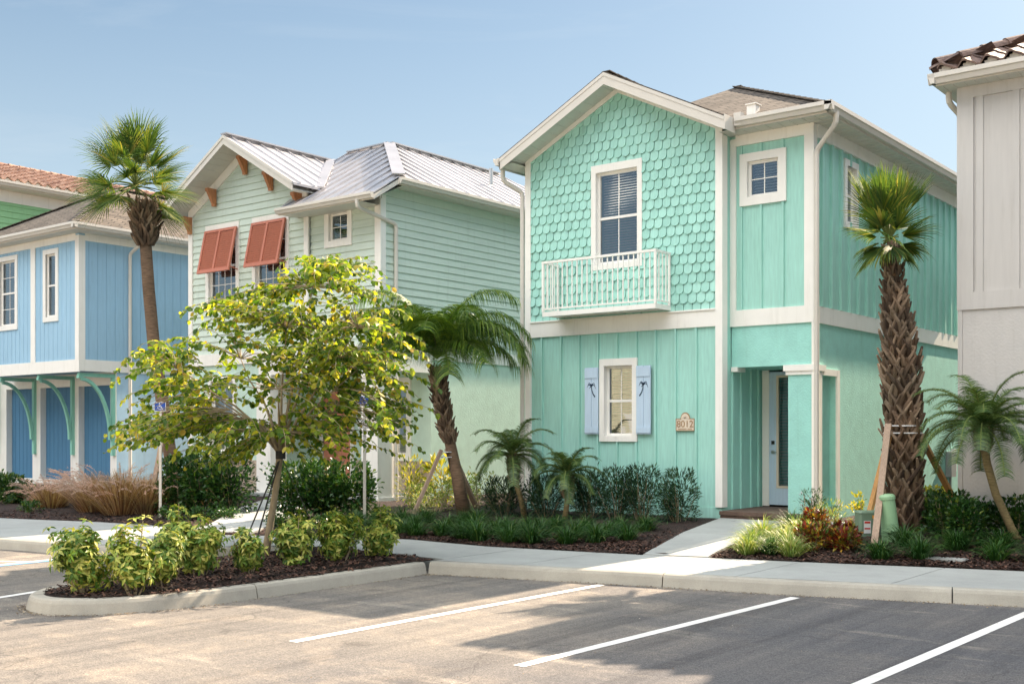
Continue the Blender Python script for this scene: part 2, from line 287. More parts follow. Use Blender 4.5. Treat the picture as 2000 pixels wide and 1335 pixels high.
# ------------------------------------------------------------------ walls and cladding
class Wl:
    def __init__(s,k,c): s.k=k; s.c=c
    def __call__(s,u,z,w=0):
        if s.k=='F': return (u,s.c-w,z)
        if s.k=='S': return (s.c+w,u,z)
        if s.k=='L': return (s.c-w,u,z)
        return (u,s.c+w,z)
def clip(p,ax,val,less):
    o=[]; n_=len(p)
    for i in range(n_):
        a=p[i]; b=p[(i+1)%n_]; ia=(a[ax]<=val) if less else (a[ax]>=val); ib=(b[ax]<=val) if less else (b[ax]>=val)
        if ia: o.append(a)
        if ia!=ib:
            t=(val-a[ax])/(b[ax]-a[ax]); o.append((a[0]+t*(b[0]-a[0]),a[1]+t*(b[1]-a[1])))
    return o
def win_clip(p,u0,u1,z0,z1):
    for ax,v,l in ((0,u0,False),(0,u1,True),(1,z0,False),(1,z1,True)):
        if len(p)<3: return []
        p=clip(p,ax,v,l)
    if len(p)<3: return []
    a=0
    for i in range(len(p)): q=p[(i+1)%len(p)]; a+=p[i][0]*q[1]-q[0]*p[i][1]
    return p if abs(a)>1e-6 else []
def pieces(poly,holes=()):
    us=[q[0] for q in poly]; xs=sorted({min(us),max(us)}|{h for H in holes for h in H[:2] if min(us)<h<max(us)}); out=[]
    for a,b in zip(xs,xs[1:]):
        mid=(a+b)/2; zs=sorted([(H[2],H[3]) for H in holes if H[0]<mid<H[1]]); z=-99
        for h0,h1 in zs+[(99,99)]:
            if h0>z: 
                q=win_clip(poly,a,b,z,h0)
                if q: out.append(q)
            z=h1
    return out
def sheet(mb,W,pcs,w=0,mi=0):
    for p in pcs: mb.poly([W(u,z,w) for u,z in p],mi)
def lap(mb,W,pcs,z0,ex=.15,t=.022,mi=0):
    for p in pcs:
        zl=min(q[1] for q in p); zh=max(q[1] for q in p); i=math.floor((zl-z0)/ex)
        while z0+i*ex<zh:
            a=z0+i*ex; q=win_clip(p,-99,99,a,a+ex); i+=1
            if not q: continue
            mb.poly([W(u,z,.004+t*(1-(z-a)/ex)) for u,z in q],mi)
            lo=[r for r in q if abs(r[1]-min(k[1] for k in q))<1e-5]
            if len(lo)==2:
                (u0,zz),(u1,_)=lo; w_=.004+t*(1-(zz-a)/ex); mb.poly([W(u0,zz,0),W(u1,zz,0),W(u1,zz,w_),W(u0,zz,w_)],mi)
def slab(mb,W,p,w0,w1,mi=0): mb.prism([W(u,z,w0) for u,z in p],[W(u,z,w1) for u,z in p],mi)
def battens(mb,W,pcs,us,bw=.035,t=.022,mi=0):
    for u in us:
        for p in pcs:
            q=win_clip(p,u-bw/2,u+bw/2,-99,99)
            if q: slab(mb,W,q,0,t,mi)
def planks(mb,W,pcs,u0,pitch,gap=.012,t=.012,mi=0):
    for p in pcs:
        lo=min(q[0] for q in p); hi=max(q[0] for q in p); i=math.floor((lo-u0)/pitch)
        while u0+i*pitch<hi:
            q=win_clip(p,u0+i*pitch+gap/2,u0+(i+1)*pitch-gap/2,-99,99); i+=1
            if q: slab(mb,W,q,0,t,mi)
def scallops(mb,W,pcs,z0,z1,u0,u1,wd=.158,ex=.160,mi=0):
    r=0
    while z0+r*ex<z1:
        zb=z0+r*ex; off=(r%2)*wd/2; k=0; L=ex*1.85
        while u0-wd+off+k*wd<u1:
            a=u0-wd+off+k*wd+.006; b=a+wd-.012; k+=1; c=(a+b)/2; h=(b-a)/2; jz=rnd.uniform(-.004,.004); jt=rnd.uniform(.034,.042)
            poly=[(b,zb+L),(a,zb+L),(a,zb+h*.85+jz)]+[(c-h*math.cos(t),zb+h*.75-h*.85*math.sin(t)+jz) for t in [math.pi*i/8 for i in range(1,8)]]+[(b,zb+h*.85+jz)]
            for p in pcs:
                us=[q[0] for q in p]; q=poly
                # clip with convex piece half planes
                n_=len(p); ar=sum(p[i][0]*p[(i+1)%n_][1]-p[(i+1)%n_][0]*p[i][1] for i in range(n_)); sg=1 if ar>0 else -1
                for i in range(n_):
                    A=p[i]; B=p[(i+1)%n_]; o=[]; D=[sg*((B[0]-A[0])*(v[1]-A[1])-(B[1]-A[1])*(v[0]-A[0])) for v in q]
                    for j in range(len(q)):
                        d0=D[j]; d1=D[(j+1)%len(q)]; v0=q[j]; v1=q[(j+1)%len(q)]
                        if d0>=0: o.append(v0)
                        if (d0>=0)!=(d1>=0): t=d0/(d0-d1); o.append((v0[0]+t*(v1[0]-v0[0]),v0[1]+t*(v1[1]-v0[1])))
                    q=o
                    if len(q)<3: break
                if len(q)<3: continue
                f=lambda u,z,dz=0: W(u,z,max(.001,jt*(1-(z-zb)/L)+.003-dz))
                base=len(mb.v); kk=len(q); mb.v.extend([f(u,z) for u,z in q]+[f(u,z,.016) for u,z in q])
                mb.f.append(tuple(range(base,base+kk))); mb.m.append(mi)
                for j in range(kk): jj=(j+1)%kk; mb.f.append((base+j,base+jj,base+kk+jj,base+kk+j)); mb.m.append(mi)
        r+=1
def tb(mb,W,u0,u1,z0,z1,t,t0=0,mi=0): slab(mb,W,[(u0,z0),(u1,z0),(u1,z1),(u0,z1)],t0,t,mi)
def window(par,W,u0,u1,z0,z1,cas=.1,cols=2,rows=2,double=True,rec=.07,blind=True,lowrows=None,trim='white',castop=None):
    mb=MB(); fw=.045; a,b_=-rec-.035,-rec+.012
    tb(mb,W,u0,u0+fw,z0,z1,b_,a); tb(mb,W,u1-fw,u1,z0,z1,b_,a); tb(mb,W,u0+fw,u1-fw,z0,z0+fw,b_,a); tb(mb,W,u0+fw,u1-fw,z1-fw,z1,b_,a)
    gl=[]
    if double:
        zm=(z0+z1)/2; tb(mb,W,u0+fw,u1-fw,zm-.022,zm+.022,b_+.006,a); gl=[(z0+fw,zm-.022,lowrows or rows),(zm+.022,z1-fw,rows)]
    else: gl=[(z0+fw,z1-fw,rows)]
    for (c,d,r_) in gl:
        for i in range(1,cols): u=u0+fw+(u1-u0-2*fw)*i/cols; tb(mb,W,u-.008,u+.008,c,d,-rec+.002,-rec-.010)
        for j in range(1,r_): z=c+(d-c)*j/r_; tb(mb,W,u0+fw,u1-fw,z-.008,z+.008,-rec+.0012,-rec-.009)
    o=mb.build('window',M['white'],par)
    g=MB(); g.poly([W(u0+fw,z0+fw,-rec-.004),W(u1-fw,z0+fw,-rec-.004),W(u1-fw,z1-fw,-rec-.004),W(u0+fw,z1-fw,-rec-.004)]); g.build('pane',M['glass'],o)
    c=MB(); ct=castop or cas; e=.042
    tb(c,W,u0-cas,u0,z0-cas,z1+ct,e); tb(c,W,u1,u1+cas,z0-cas,z1+ct,e); tb(c,W,u0,u1,z1,z1+ct,e-.002); tb(c,W,u0,u1,z0-cas,z0,e-.002)
    for (p,q) in (((u0,z0),(u0,z1)),((u1,z0),(u1,z1)),((u0,z0),(u1,z0)),((u0,z1),(u1,z1))):
        c.poly([W(p[0],p[1],.002),W(q[0],q[1],.002),W(q[0],q[1],-rec-.035),W(p[0],p[1],-rec-.035)])
    c.build('window_trim',M[trim],o)
    if blind:
        s=MB(); z=z0+fw+.02
        while z<z1-fw:
            s.hexa([W(u0+fw+.01,z-.010,-rec-.07),W(u1-fw-.01,z-.010,-rec-.07),W(u1-fw-.01,z+.012,-rec-.108),W(u0+fw+.01,z+.012,-rec-.108),
                    W(u0+fw+.01,z-.007,-rec-.07),W(u1-fw-.01,z-.007,-rec-.07),W(u1-fw-.01,z+.015,-rec-.108),W(u0+fw+.01,z+.015,-rec-.108)]); z+=.045
        s.build('blinds',M['blind'],o)
    return o
def gutter_run(mb,a,b,out,h=.13,d=.11,mi=0):
    a=V3(a);b=V3(b);o=V3(out); pr=[(0,0),(.0,-h),(.55*d,-h),(.8*d,-h*.55),(d,-h*.45),(d,0),(d-.012,0),(d-.012,-.02)]
    mb.prism([a+o*x+V3((0,0,z)) for x,z in pr],[b+o*x+V3((0,0,z)) for x,z in pr],mi)
def downspout(par,pts,w_=.075,mat='gutter'):
    m_=MB(); P=[V3(p) for p in pts]
    q=[P[0]]
    for i in range(1,len(P)-1):
        a=P[i]+(P[i-1]-P[i]).normalized()*.07; b=P[i]+(P[i+1]-P[i]).normalized()*.07; q+=[a,(a+b)/2*.5+P[i]*.5,b]
    q.append(P[-1]); m_.tube(q,w_/2,8); return m_.build('downspout',M[mat],par,False)
def roof_solid(mb,pts,th,mi=0):
    mb.prism([(p[0],p[1],p[2]-th) for p in pts],pts,mi)
def text(par,name,s,size,loc,rot,mat,extr=.002):
    cu=bpy.data.curves.new(name,'FONT'); cu.body=s; cu.size=size; cu.extrude=extr; cu.align_x='CENTER'; cu.align_y='CENTER'
    t=bpy.data.objects.new(name,cu); C.objects.link(t); dg=bpy.context.evaluated_depsgraph_get(); me=bpy.data.meshes.new_from_object(t.evaluated_get(dg))
    C.objects.unlink(t); bpy.data.objects.remove(t); me.materials.clear(); me.materials.append(mat)
    o=bpy.data.objects.new(name,me); C.objects.link(o); o.location=loc; o.rotation_euler=rot; o.parent=par; return o

exec_parts=[]
# ================================================================== THE SETTING
BACK=[(-60,-9.2),(-20,-6.9),(-11.8,-5.6),(-9.6,-5.0),(-8.2,-4.85),(-5.8,-5.3),(-4.4,-4.5),(-3.0,-4.0),(-1.46,-4.1),(.77,-3.72),(1.54,-3.5),(2.74,-3.2),(5.11,-2.5),(9,-1.5),(60,8)]
KERB=[(-.845,-6.0),(1.3,-5.42),(3.3,-4.98),(5.5,-4.32),(9,-3.4),(60,7)]
KERBL=[(-60,-11.5),(-20,-8.7),(-8,-7.7),(-6.5,-7.5),(-5.2,-7.35),(-4.4,-6.7),(-3.75,-5.9),(-3.5,-5.7)]
def lerp(pl,x):
    if x<=pl[0][0]: return pl[0][1]
    for a,b in zip(pl,pl[1:]):
        if x<=b[0]: return a[1]+(b[1]-a[1])*(x-a[0])/(b[0]-a[0])
    return pl[-1][1]
def gz(x,y):
    yb=lerp(BACK,x)
    if y<yb+.02: return .10
    t=min(1,max(0,(y-yb)/max(.5,-.6-yb))); return .155+.2*t
g=MB(); g.poly([(-700,-700,-.03),(700,-700,-.03),(700,700,-.03),(-700,700,-.03)]); struct(g,'ground',M['turf'])
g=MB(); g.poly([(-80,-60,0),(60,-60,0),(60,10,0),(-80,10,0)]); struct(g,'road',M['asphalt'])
g=MB(); nx,ny=170,90; X0,X1,Y0,Y1=-34,14,-8,17
for j in range(ny+1):
    for i in range(nx+1):
        x=X0+(X1-X0)*i/nx; y=Y0+(Y1-Y0)*(j/ny)**1.35; z=gz(x,y)
        if y<lerp(BACK,x)-.06: z=-.08
        else: z+=rnd.uniform(-.012,.02)
        g.v.append((x,y,z))
for j in range(ny):
    for i in range(nx):
        a=j*(nx+1)+i; g.f.append((a,a+1,a+nx+2,a+nx+1)); g.m.append(0)
struct(g,'mulch_bed',M['mulch'],True)
# sidewalk slabs
sw=MB()
def strip(mb,f0,f1,xs,gap=.012,z=.15):
    for a,b in zip(xs,xs[1:]):
        p=[(a+gap/2,f0(a)),(b-gap/2,f0(b)),(b-gap/2,f1(b)),(a+gap/2,f1(a))]
        mb.prism([(x,y,0) for x,y in p],[(x,y,z) for x,y in p])
KW=.17
xs=[-.9,.2,1.16,2.74,4.3,5.9,7.5,9.1,11,13,16,20,26,34]
strip(sw,lambda x:lerp(KERB,x)+KW+.01 if x>-.85 else -5.78,lambda x:lerp(BACK,x)+.01,xs)
xs=[-34,-26,-22,-18,-16,-14.4,-12.8,-11.2,-9.6,-8.2,-7,-5.9]
strip(sw,lambda x:lerp(KERBL,x)+KW+.01,lambda x:lerp(BACK,x)+.01,xs)
for q in ([(-5.888,-7.26),(-5.2,-7.16),(-4.35,-6.5),(-4.25,-4.45),(-5.888,-5.28)],[(-4.238,-6.4),(-3.62,-5.68),(-3.2,-5.50),(-2.61,-5.52),(-2.61,-4.02),(-3.02,-3.99),(-4.238,-4.42)],[(-2.598,-5.52),(-.912,-5.62),(-.912,-4.0),(-1.46,-4.09),(-2.598,-4.03)]):
    sw.prism([(x,y,0) for x,y in q],[(x,y,.15) for x,y in q])
struct(sw,'sidewalk',M['concrete'])
# garden paths to the two porches
pt=MB()
P=[((.05,-.16,.385),(1.25,-.16,.385)),((.38,-1.9,.302),(1.42,-1.85,.302)),((.72,-3.3,.20),(1.56,-3.15,.20)),((.80,-3.70,.163),(1.62,-3.46,.163))]
for (a,b),(c,d) in zip(P,P[1:]):
    k=.006; pt.hexa([(c[0],c[1]+k,c[2]-.12),(d[0],d[1]+k,d[2]-.12),(b[0],b[1]-k,b[2]-.12),(a[0],a[1]-k,a[2]-.12),(c[0],c[1]+k,c[2]),(d[0],d[1]+k,d[2]),(b[0],b[1]-k,b[2]),(a[0],a[1]-k,a[2])])
P=[((-10.3,-.4,.40),(-8.9,-.4,.40)),((-8.9,-2.4,.315),(-7.5,-2.0,.335)),((-6.9,-4.7,.215),(-5.5,-4.8,.215)),((-6.8,-5.12,.163),(-5.4,-5.12,.163))]
for (a,b),(c,d) in zip(P,P[1:]):
    pt.hexa([(c[0],c[1],c[2]-.12),(d[0],d[1],d[2]-.12),(b[0],b[1],b[2]-.12),(a[0],a[1],a[2]-.12),c,d,b,a])
struct(pt,'path',M['concrete'])
# kerbs: profile swept along a line, in cast lengths
def kerb(mb,line,closed=False,h=.15,seglen=2.9,hts=None,side=1):
    pts=[V3((x,y,0)) for x,y in line]; n_=len(pts); L=[]
    rng=range(n_ if closed else n_-1)
    # resample
    out=[]; 
    for i in rng:
        a=pts[i]; b=pts[(i+1)%n_]; k=max(1,int((b-a).length/.12)); 
        for j in range(k): out.append(a+(b-a)*j/k)
    if not closed: out.append(pts[-1])
    N=len(out)
    def nrm(i):
        a=out[(i-1)%N] if closed or i>0 else out[i]; b=out[(i+1)%N] if closed or i<N-1 else out[i]
        d=(b-a).normalized(); return V3((-d.y,d.x,0))*side
    prof=[(0,0),(.025,h*.72),(.04,h*.92),(.065,h),(KW-.012,h),(KW,h*.95),(KW,0)]
    acc=0; last=0; start=0
    def sect(i,off=0):
        q=nrm(i); d=V3((q.y,-q.x,0))*side; return [tuple(out[i%N]+q*a+V3((0,0,z))+d*off) for a,z in prof]
    i=0; segs=[]; cur=[0]
    M_=N if closed else N-1
    for i in range(M_):
        acc+=(out[(i+1)%N]-out[i]).length; cur.append(i+1)
        if acc>seglen: segs.append(cur); cur=[i+1]; acc=0
    if len(cur)>1: segs.append(cur)
    for s_ in segs:
        base=len(mb.v); k=len(prof)
        for q,i in enumerate(s_):
            off=.007 if q==0 else (-.007 if q==len(s_)-1 else 0); mb.v.extend(sect(i,off))
        for q in range(len(s_)-1):
            for j in range(k-1): a=base+q*k+j; mb.f.append((a,a+k,a+k+1,a+1)); mb.m.append(0)
        mb.f.append(tuple(base+j for j in range(k))); mb.f.append(tuple(base+(len(s_)-1)*k+j for j in range(k-1,-1,-1))); mb.m+=[0,0]
kb=MB(); kerb(kb,KERB); kerb(kb,KERBL)
struct(kb,'kerb',M['kerb'],False)
ISL=[(-.85,-6.0),(-.84,-7.6),(-.86,-9.2),(-.95,-9.75),(-1.15,-10.2),(-1.5,-10.52),(-1.9,-10.55),(-2.25,-10.36),(-2.5,-10.0),(-2.66,-9.4),(-2.85,-8.5),(-3.15,-7.3),(-3.6,-6.1),(-3.66,-5.72)]
for _ in range(2):      # round the corners of the island
    q=[ISL[0]]
    for a,b in zip(ISL,ISL[1:]): q+=[(a[0]*.75+b[0]*.25,a[1]*.75+b[1]*.25),(a[0]*.25+b[0]*.75,a[1]*.25+b[1]*.75)]
    ISL=q+[ISL[-1]]
kb=MB(); kerb(kb,ISL,side=-1,h=.146,seglen=2.6); struct(kb,'island_kerb',M['kerb'])
ib=MB(); cen=V3((-1.95,-7.8,.19)); ring=[]
inn=[]
for i,(x,y) in enumerate(ISL): inn.append(V3((x,y,.135))+(V3((-1.95 if y>-9.6 else -1.75,max(min(y,-6.2),-9.6),.135))-V3((x,y,.135))).normalized()*.15)
inn+= [V3((-3.4,-5.55,.14)),V3((-1.0,-5.68,.14))]
ib.poly([tuple(p) for p in inn])
rows=[]
for t in (.0,.25,.5,.75,1.):
    rows.append([p.lerp(V3((-1.95+(p.x+1.95)*.1,max(min(p.y,-6.2),-9.7),0)),t*.9)+V3((0,0,.002+.05*math.sin(t*1.5)+rnd.uniform(0,.01))) for p in inn])
for r0,r1 in zip(rows,rows[1:]):
    for i in range(len(inn)):
        j=(i+1)%len(inn); q=[r0[i],r0[j],r1[j],r1[i]]
        for k in q: k.z=max(k.z,.1)
        q=[V3((k.x,k.y,.14+(k.z-.14) if k.z<.3 else .2)) for k in q]; ib.poly(q)
struct(ib,'island_mulch',M['mulch'],True)
# painted lines
ln=MB()
def line(mb,a,b,w_=.105,z=.004):
    a=V3(a);b=V3(b);d=(b-a).normalized();q=V3((-d.y,d.x))*w_/2
    mb.poly([(a.x+q.x,a.y+q.y,z),(b.x+q.x,b.y+q.y,z),(b.x-q.x,b.y-q.y,z),(a.x-q.x,a.y-q.y,z)])
for a,b in (((1.30,-10.0),(1.36,-5.5)),((3.36,-9.62),(3.50,-5.08)),((5.55,-9.4),(5.68,-4.6)),((7.8,-8.9),(7.95,-4.1)),((-3.0,-10.4),(-3.55,-8.0)),((-11.6,-12.6),(-11.75,-8.3))):
    line(ln,V3(a),V3(b))
line(ln,V3((-5.7,-12.3)),V3((-5.95,-7.75)),.09); line(ln,V3((-7.4,-12.6)),V3((-7.5,-7.9)),.09)
for k in range(4): line(ln,V3((-5.85,-8.2-k*1.1)),V3((-7.4,-9.4-k*1.1)),.09,.0045)
struct(ln,'parking_line',M['line'])
ln=MB(); line(ln,V3((-5.58,-12.3)),V3((-5.83,-7.75)),.10); line(ln,V3((-7.54,-12.6)),V3((-7.64,-7.9)),.10); struct(ln,'accessible_bay_line',M['bline'])
ch=MB()
def chip(x,y,z):
    a=rnd.uniform(0,6.28); l=rnd.uniform(.012,.04); w_=rnd.uniform(.004,.011); d=V3((math.cos(a),math.sin(a),rnd.uniform(-.5,.5)))*l; q=V3((-math.sin(a),math.cos(a),rnd.uniform(-.6,.6)))*w_; p=V3((x,y,z+.008))
    ch.poly([p-d-q,p+d-q,p+d+q,p-d+q])
for k in range(9000):
    x=rnd.uniform(-3.3,-.95); y=rnd.uniform(-10.3,-5.8)
    if x<-2.45-(y+9.9)*.25 : continue
    if y<-9.7 and (x+1.75)**2+(y+9.7)**2>.42: continue
    chip(x,y,.185 if -3<x<-1.15 and y>-9.9 else .155)
for k in range(21000):
    x=rnd.uniform(-13,5.4) if k%3==0 else rnd.uniform(-4,5.4); y0=lerp(BACK,x); y=y0+abs(rnd.gauss(0,.9))
    if .1+(y+.2)*-.2<x<1.3+(y+.2)*-.1 and y<0: continue
    chip(x,y,gz(x,y)+rnd.uniform(0,.01))
gr_=MB()
def grit(x,y,s):
    a=rnd.uniform(0,6.28); l=rnd.uniform(.4,1)*s; d=V3((math.cos(a),math.sin(a),0))*l; q=V3((-math.sin(a),math.cos(a),.4))*l*.6; p=V3((x,y,.012)); gr_.poly([p-d-q,p+d-q,p+d*.7+q,p-d*.6+q])
for k in range(1500):
    i=rnd.randint(0,2); t=rnd.random(); a=KERB[i]; b=KERB[i+1]; grit(a[0]+(b[0]-a[0])*t,a[1]+(b[1]-a[1])*t-.01-abs(rnd.gauss(0,.07)),rnd.uniform(.004,.013))
for k in range(1200):
    i=rnd.randint(0,30); t=rnd.random(); a=ISL[i]; b=ISL[i+1]; grit(a[0]+(b[0]-a[0])*t+abs(rnd.gauss(0,.06))*(1 if i<14 else 0)+.01,a[1]+(b[1]-a[1])*t-(abs(rnd.gauss(0,.06)) if i>13 else 0),rnd.uniform(.004,.012))
for k in range(900): grit(rnd.uniform(-3,6),rnd.uniform(-12,-5.2),rnd.uniform(.003,.009))
o=gr_.build('kerb_grit',M['grit']); tag(o,'fine leaf litter and grit gathered on the asphalt along the kerbs','grit',None,'stuff')
o=ch.build('mulch_chips',M['chips']); tag(o,'loose dark brown bark mulch chips scattered over the planting beds','mulch',None,'stuff')
# ================================================================== MINT HOUSE
def mint_house():
    H=thing('beach_house','mint green two storey beach house with scalloped shingles and small white balcony','house',(-1.2,4,.3))
    T=Matrix.Translation((1.2,-4,-.3))
    def bd(mb,name,mat,par=H,sm=False):
        o=mb.build(name,mat,par,sm)
        if par is H: o.matrix_parent_inverse=T
        return o
    F=Wl('F',0.); S=Wl('S',1.38); F2=Wl('F',.3); RS=Wl('S',0.); DB=Wl('F',1.42)
    XL=-3.89; xr=-1.945
    # openings
    w2=(-2.39,-1.56,4.60,6.17); w1=(-2.22,-1.66,1.67,2.86); w3=(.30,.83,5.46,6.03); ws=(1.60,2.0,5.15,6.06)
    up=[(XL,3.68),(0,3.68),(0,6.74),(xr,7.62),(XL,6.74)]
    lowp=[(XL,.54),(0,.54),(0,3.42),(XL,3.42)]
    m=MB()
    fp=pieces([(XL,.2),(0,.2),(0,6.74),(xr,7.62),(XL,6.74)],[w2,w1]); sheet(m,F,fp,-.001)
    low=pieces(lowp,[w1]); battens(m,F,low,[-3.56,-3.14,-2.75,-2.36,-1.97,-1.59,-1.22,-.84,-.46],.036,.031)
    # foundation skirt
    tb(m,F,XL,0,.15,.535,.012)
    # right hand bay upper
    u3=pieces([(0,3.68),(1.38,3.68),(1.38,6.55),(0,6.55)],[w3]); sheet(m,F2,u3); battens(m,F2,u3,[.19,.53,.90],.036,.03)
    su=[(.3,3.68),(9.5,3.68),(9.5,6.55),(.3,6.55)]; sp=pieces(su,[ws]); sheet(m,S,sp); battens(m,S,sp,[.62+.375*i for i in range(24)],.07,.048)
    # recess left wall, return, back, far walls
    rp=pieces([(0.0,.2),(1.42,.2),(1.42,2.9),(0.0,2.9)]); sheet(m,RS,rp); battens(m,RS,rp,[.34,.64,1.0,1.27],.05,.026)
    sheet(m,RS,pieces([(0,2.9),(.3,2.9),(.3,6.7),(0,6.7)]))
    sheet(m,Wl('L',XL),[[(0,.2),(9.5,.2),(9.5,6.7),(0,6.7)]]); sheet(m,Wl('B',9.5),[[(XL,.2),(1.38,.2),(1.38,6.6),(XL,6.6)]])
    bd(m,'board_siding',M['mint'])
    m=MB(); scallops(m,F,pieces([(XL+.1,3.69),(-.1,3.69),(-.1,6.60),(xr,7.50),(XL+.1,6.60)],[(w2[0]-.09,w2[1]+.09,w2[2]-.09,w2[3]+.12)]),3.66,7.5,XL+.05,0); bd(m,'scalloped_shingles',M['mint_sh'])
    # stucco: header, column, side lower, recess back and ceiling, niche
    m=MB()
    ni=(.60,1.20,.56,2.62)
    sheet(m,F2,[[(0.01,2.77),(1.38,2.77),(1.38,3.42),(0.01,3.42)],[(.98,.2),(1.38,.2),(1.38,2.77),(.98,2.77)]],.0)
    sheet(m,S,pieces([(.3,.2),(9.5,.2),(9.5,3.42),(.3,3.42)],[ni]))
    tb(m,S,ni[0],ni[1],ni[2],ni[3],-.10,-.12)
    for a,b in (((.6,.56),(.6,2.62)),((1.2,.56),(1.2,2.62)),((.6,2.62),(1.2,2.62)),((.6,.56),(1.2,.56))): m.poly([S(*a,0),S(*b,0),S(*b,-.1),S(*a,-.1)])
    m.box(.98,.99,.302,1.42,.2,2.765); m.poly([(0,.3,2.77),(1.38,.3,2.77),(1.38,1.42,2.772),(0,1.42,2.772)])
    sheet(m,DB,[[(0,.2),(.02,.2),(.02,2.8),(0,2.8)],[(1.04,.2),(1.37,.2),(1.37,2.8),(1.04,2.8)]])
    bd(m,'stucco_wall',M['mint_st'])
    # trim
    t=MB()
    tb(t,F,XL-.02,XL+.10,.54,6.74,.045); tb(t,F,-.10,.02,.54,6.62,.045); t.box(.0205,.024,-.045,.13,.54,6.45); t.box(0,.0205,.0,.13,.54,6.45)
    tb(t,F,XL+.10,-.10,3.42,3.68,.04); tb(t,F,XL+.1,-.1,3.68,3.705,.06)
    # rake frieze
    for s_ in (-1,1):
        a=[(xr+s_*1.845,6.56),(xr,7.48),(xr,7.66),(xr+s_*2.2,6.56)]
        if s_<0: a=[(xr-1.845,6.56),(xr-1.96,6.56),(xr-1.96,6.70),(xr,7.66),(xr,7.47)]
        else: a=[(xr+1.845,6.56),(xr,7.47),(xr,7.66),(xr+1.96,6.70),(xr+1.96,6.56)]
        slab(t,F,a,.0,.048)
    tb(t,F2,.0,.10,3.42,6.42,.035); tb(t,F2,1.26,1.41,3.42,6.42,.04); tb(t,F2,.10,1.26,3.42,3.68,.03); tb(t,F2,.10,1.41,6.30,6.55,.043)
    tb(t,S,.262,.40,.45,6.46,.036); tb(t,S,.40,9.5,3.42,3.68,.03); tb(t,S,.40,9.5,6.26,6.56,.052)
    t.box(.92,1.425,.25,.72,2.68,2.775); t.box(.95,1.41,.272,.5,2.62,2.68); t.box(.02,.13,.262,.55,2.70,2.775)
    # niche casing
    tb(t,S,1.20,1.31,.56,2.72,.03); tb(t,S,.66,1.20,2.62,2.72,.028); tb(t,S,.53,.60,.56,2.66,.03)
    bd(t,'trim',M['white'])
    # soffits
    s_=MB(); s_.poly([(XL-.22,-.45,6.44),(XL-.22,9.6,6.44),(XL,9.6,6.44),(XL,-.45,6.50)])
    zz=lambda x:7.56-.5*abs(x-xr)
    s_.poly([(xr,-.44,zz(xr)),(xr,0.0,zz(xr)),(XL-.25,0,zz(XL-.25)),(XL-.25,-.44,zz(XL-.25))]); s_.poly([(xr,-.44,zz(xr)),(xr,0,zz(xr)),(.28,0,zz(.28)),(.28,-.44,zz(.28))])
    for k in range(12):   # perforated ribs
        for sg in (-1,1):
            x=xr+sg*(.1+k*.19); s_.hexa([(x,-.43,zz(x)-.006),(x+.012,-.43,zz(x+.012)-.006),(x+.012,-.0,zz(x+.012)-.006),(x,-.0,zz(x)-.006),(x,-.43,zz(x)),(x+.012,-.43,zz(x+.012)),(x+.012,0,zz(x+.012)),(x,0,zz(x))])
    s_.poly([(.0,-.12,6.47),(1.78,-.12,6.47),(1.78,.3,6.47),(.0,.3,6.47)]); s_.poly([(1.38,.3,6.47),(1.78,.3,6.47),(1.78,9.8,6.47),(1.38,9.8,6.47)])
    for k in range(46): y=.05+k*.2; s_.box(1.40,1.77,y,y+.012,6.462,6.47)
    for k in range(8): x=.15+k*.2; s_.box(x,x+.012,-.11,.3,6.462,6.47)
    bd(s_,'soffit',M['soffit'])
    # roof
    r=MB()
    A=(-4.15,-.12,6.62);B=(1.78,-.12,6.62);Cc=(1.78,9.9,6.62);D=(-4.15,9.9,6.62);E1=(-1.185,2.85,8.12);E2=(-1.185,6.9,8.12)
    for p in ([(.275,-.12,6.62),B,E1,(xr,2.08,7.73)],[B,Cc,E2,E1],[Cc,D,E2],[D,(-4.15,3.0,6.61),(-1.2,3.0,8.11),E2]): roof_solid(r,p,.06)
    G0=(xr,-.47,7.73);G1=(xr,3.2,7.73); 
    roof_solid(r,[(-4.165,-.47,6.622),G0,(xr,3.,7.73),(-4.165,3.,6.622)],.05); roof_solid(r,[G0,(.275,-.47,6.622),(.275,-.1,6.63),(xr,2.12,7.735)],.05)
    rf=bd(r,'roof',M['shingle'])
    # ridge caps
    c=MB()
    for a,b in ((E1,E2),(B,E1),(Cc,E2),((xr,-.40,7.73),(xr,2.1,7.73))):
        a=V3(a);b=V3(b);n_=int((b-a).length/.25)
        for i in range(n_):
            p=a+(b-a)*i/n_;q=a+(b-a)*(i+1.15)/n_; c.bar(p+V3((0,0,.014)),q+V3((0,0,.004)),.16,.016)
    o=c.build('ridge_cap',M['shingle'],rf); 
    v=MB(); v.box(.40,.55,.05,.2,6.62,6.86); v.box(.38,.57,.03,.22,6.86,6.875); v.build('roof_vent',M['white'],rf)
    # fascia: rakes
    f=MB()
    for sg in (-1,1):
        x1=xr+sg*2.22; za=7.70; zb=za-.5*2.22
        f.prism([(xr,-.47,za),(x1,-.47,zb),(x1,-.47,zb-.19),(xr,-.47,za-.19)],[(xr,-.44,za),(x1,-.44,zb),(x1,-.44,zb-.19),(xr,-.44,za-.19)])
        f.prism([(xr,-.478,za+.01),(x1,-.478,zb+.01),(x1,-.478,zb-.05),(xr,-.478,za-.05)],[(xr,-.471,za+.01),(x1,-.471,zb+.01),(x1,-.471,zb-.05),(xr,-.471,za-.05)])
    f.box(.276,.294,-.474,-.122,6.40,6.63); f.box(.28,1.785,-.12,-.10,6.46,6.6); f.box(1.765,1.785,-.10,9.9,6.46,6.6); f.box(-4.17,-4.15,-.47,9.9,6.42,6.6)
    bd(f,'fascia',M['gutter'])
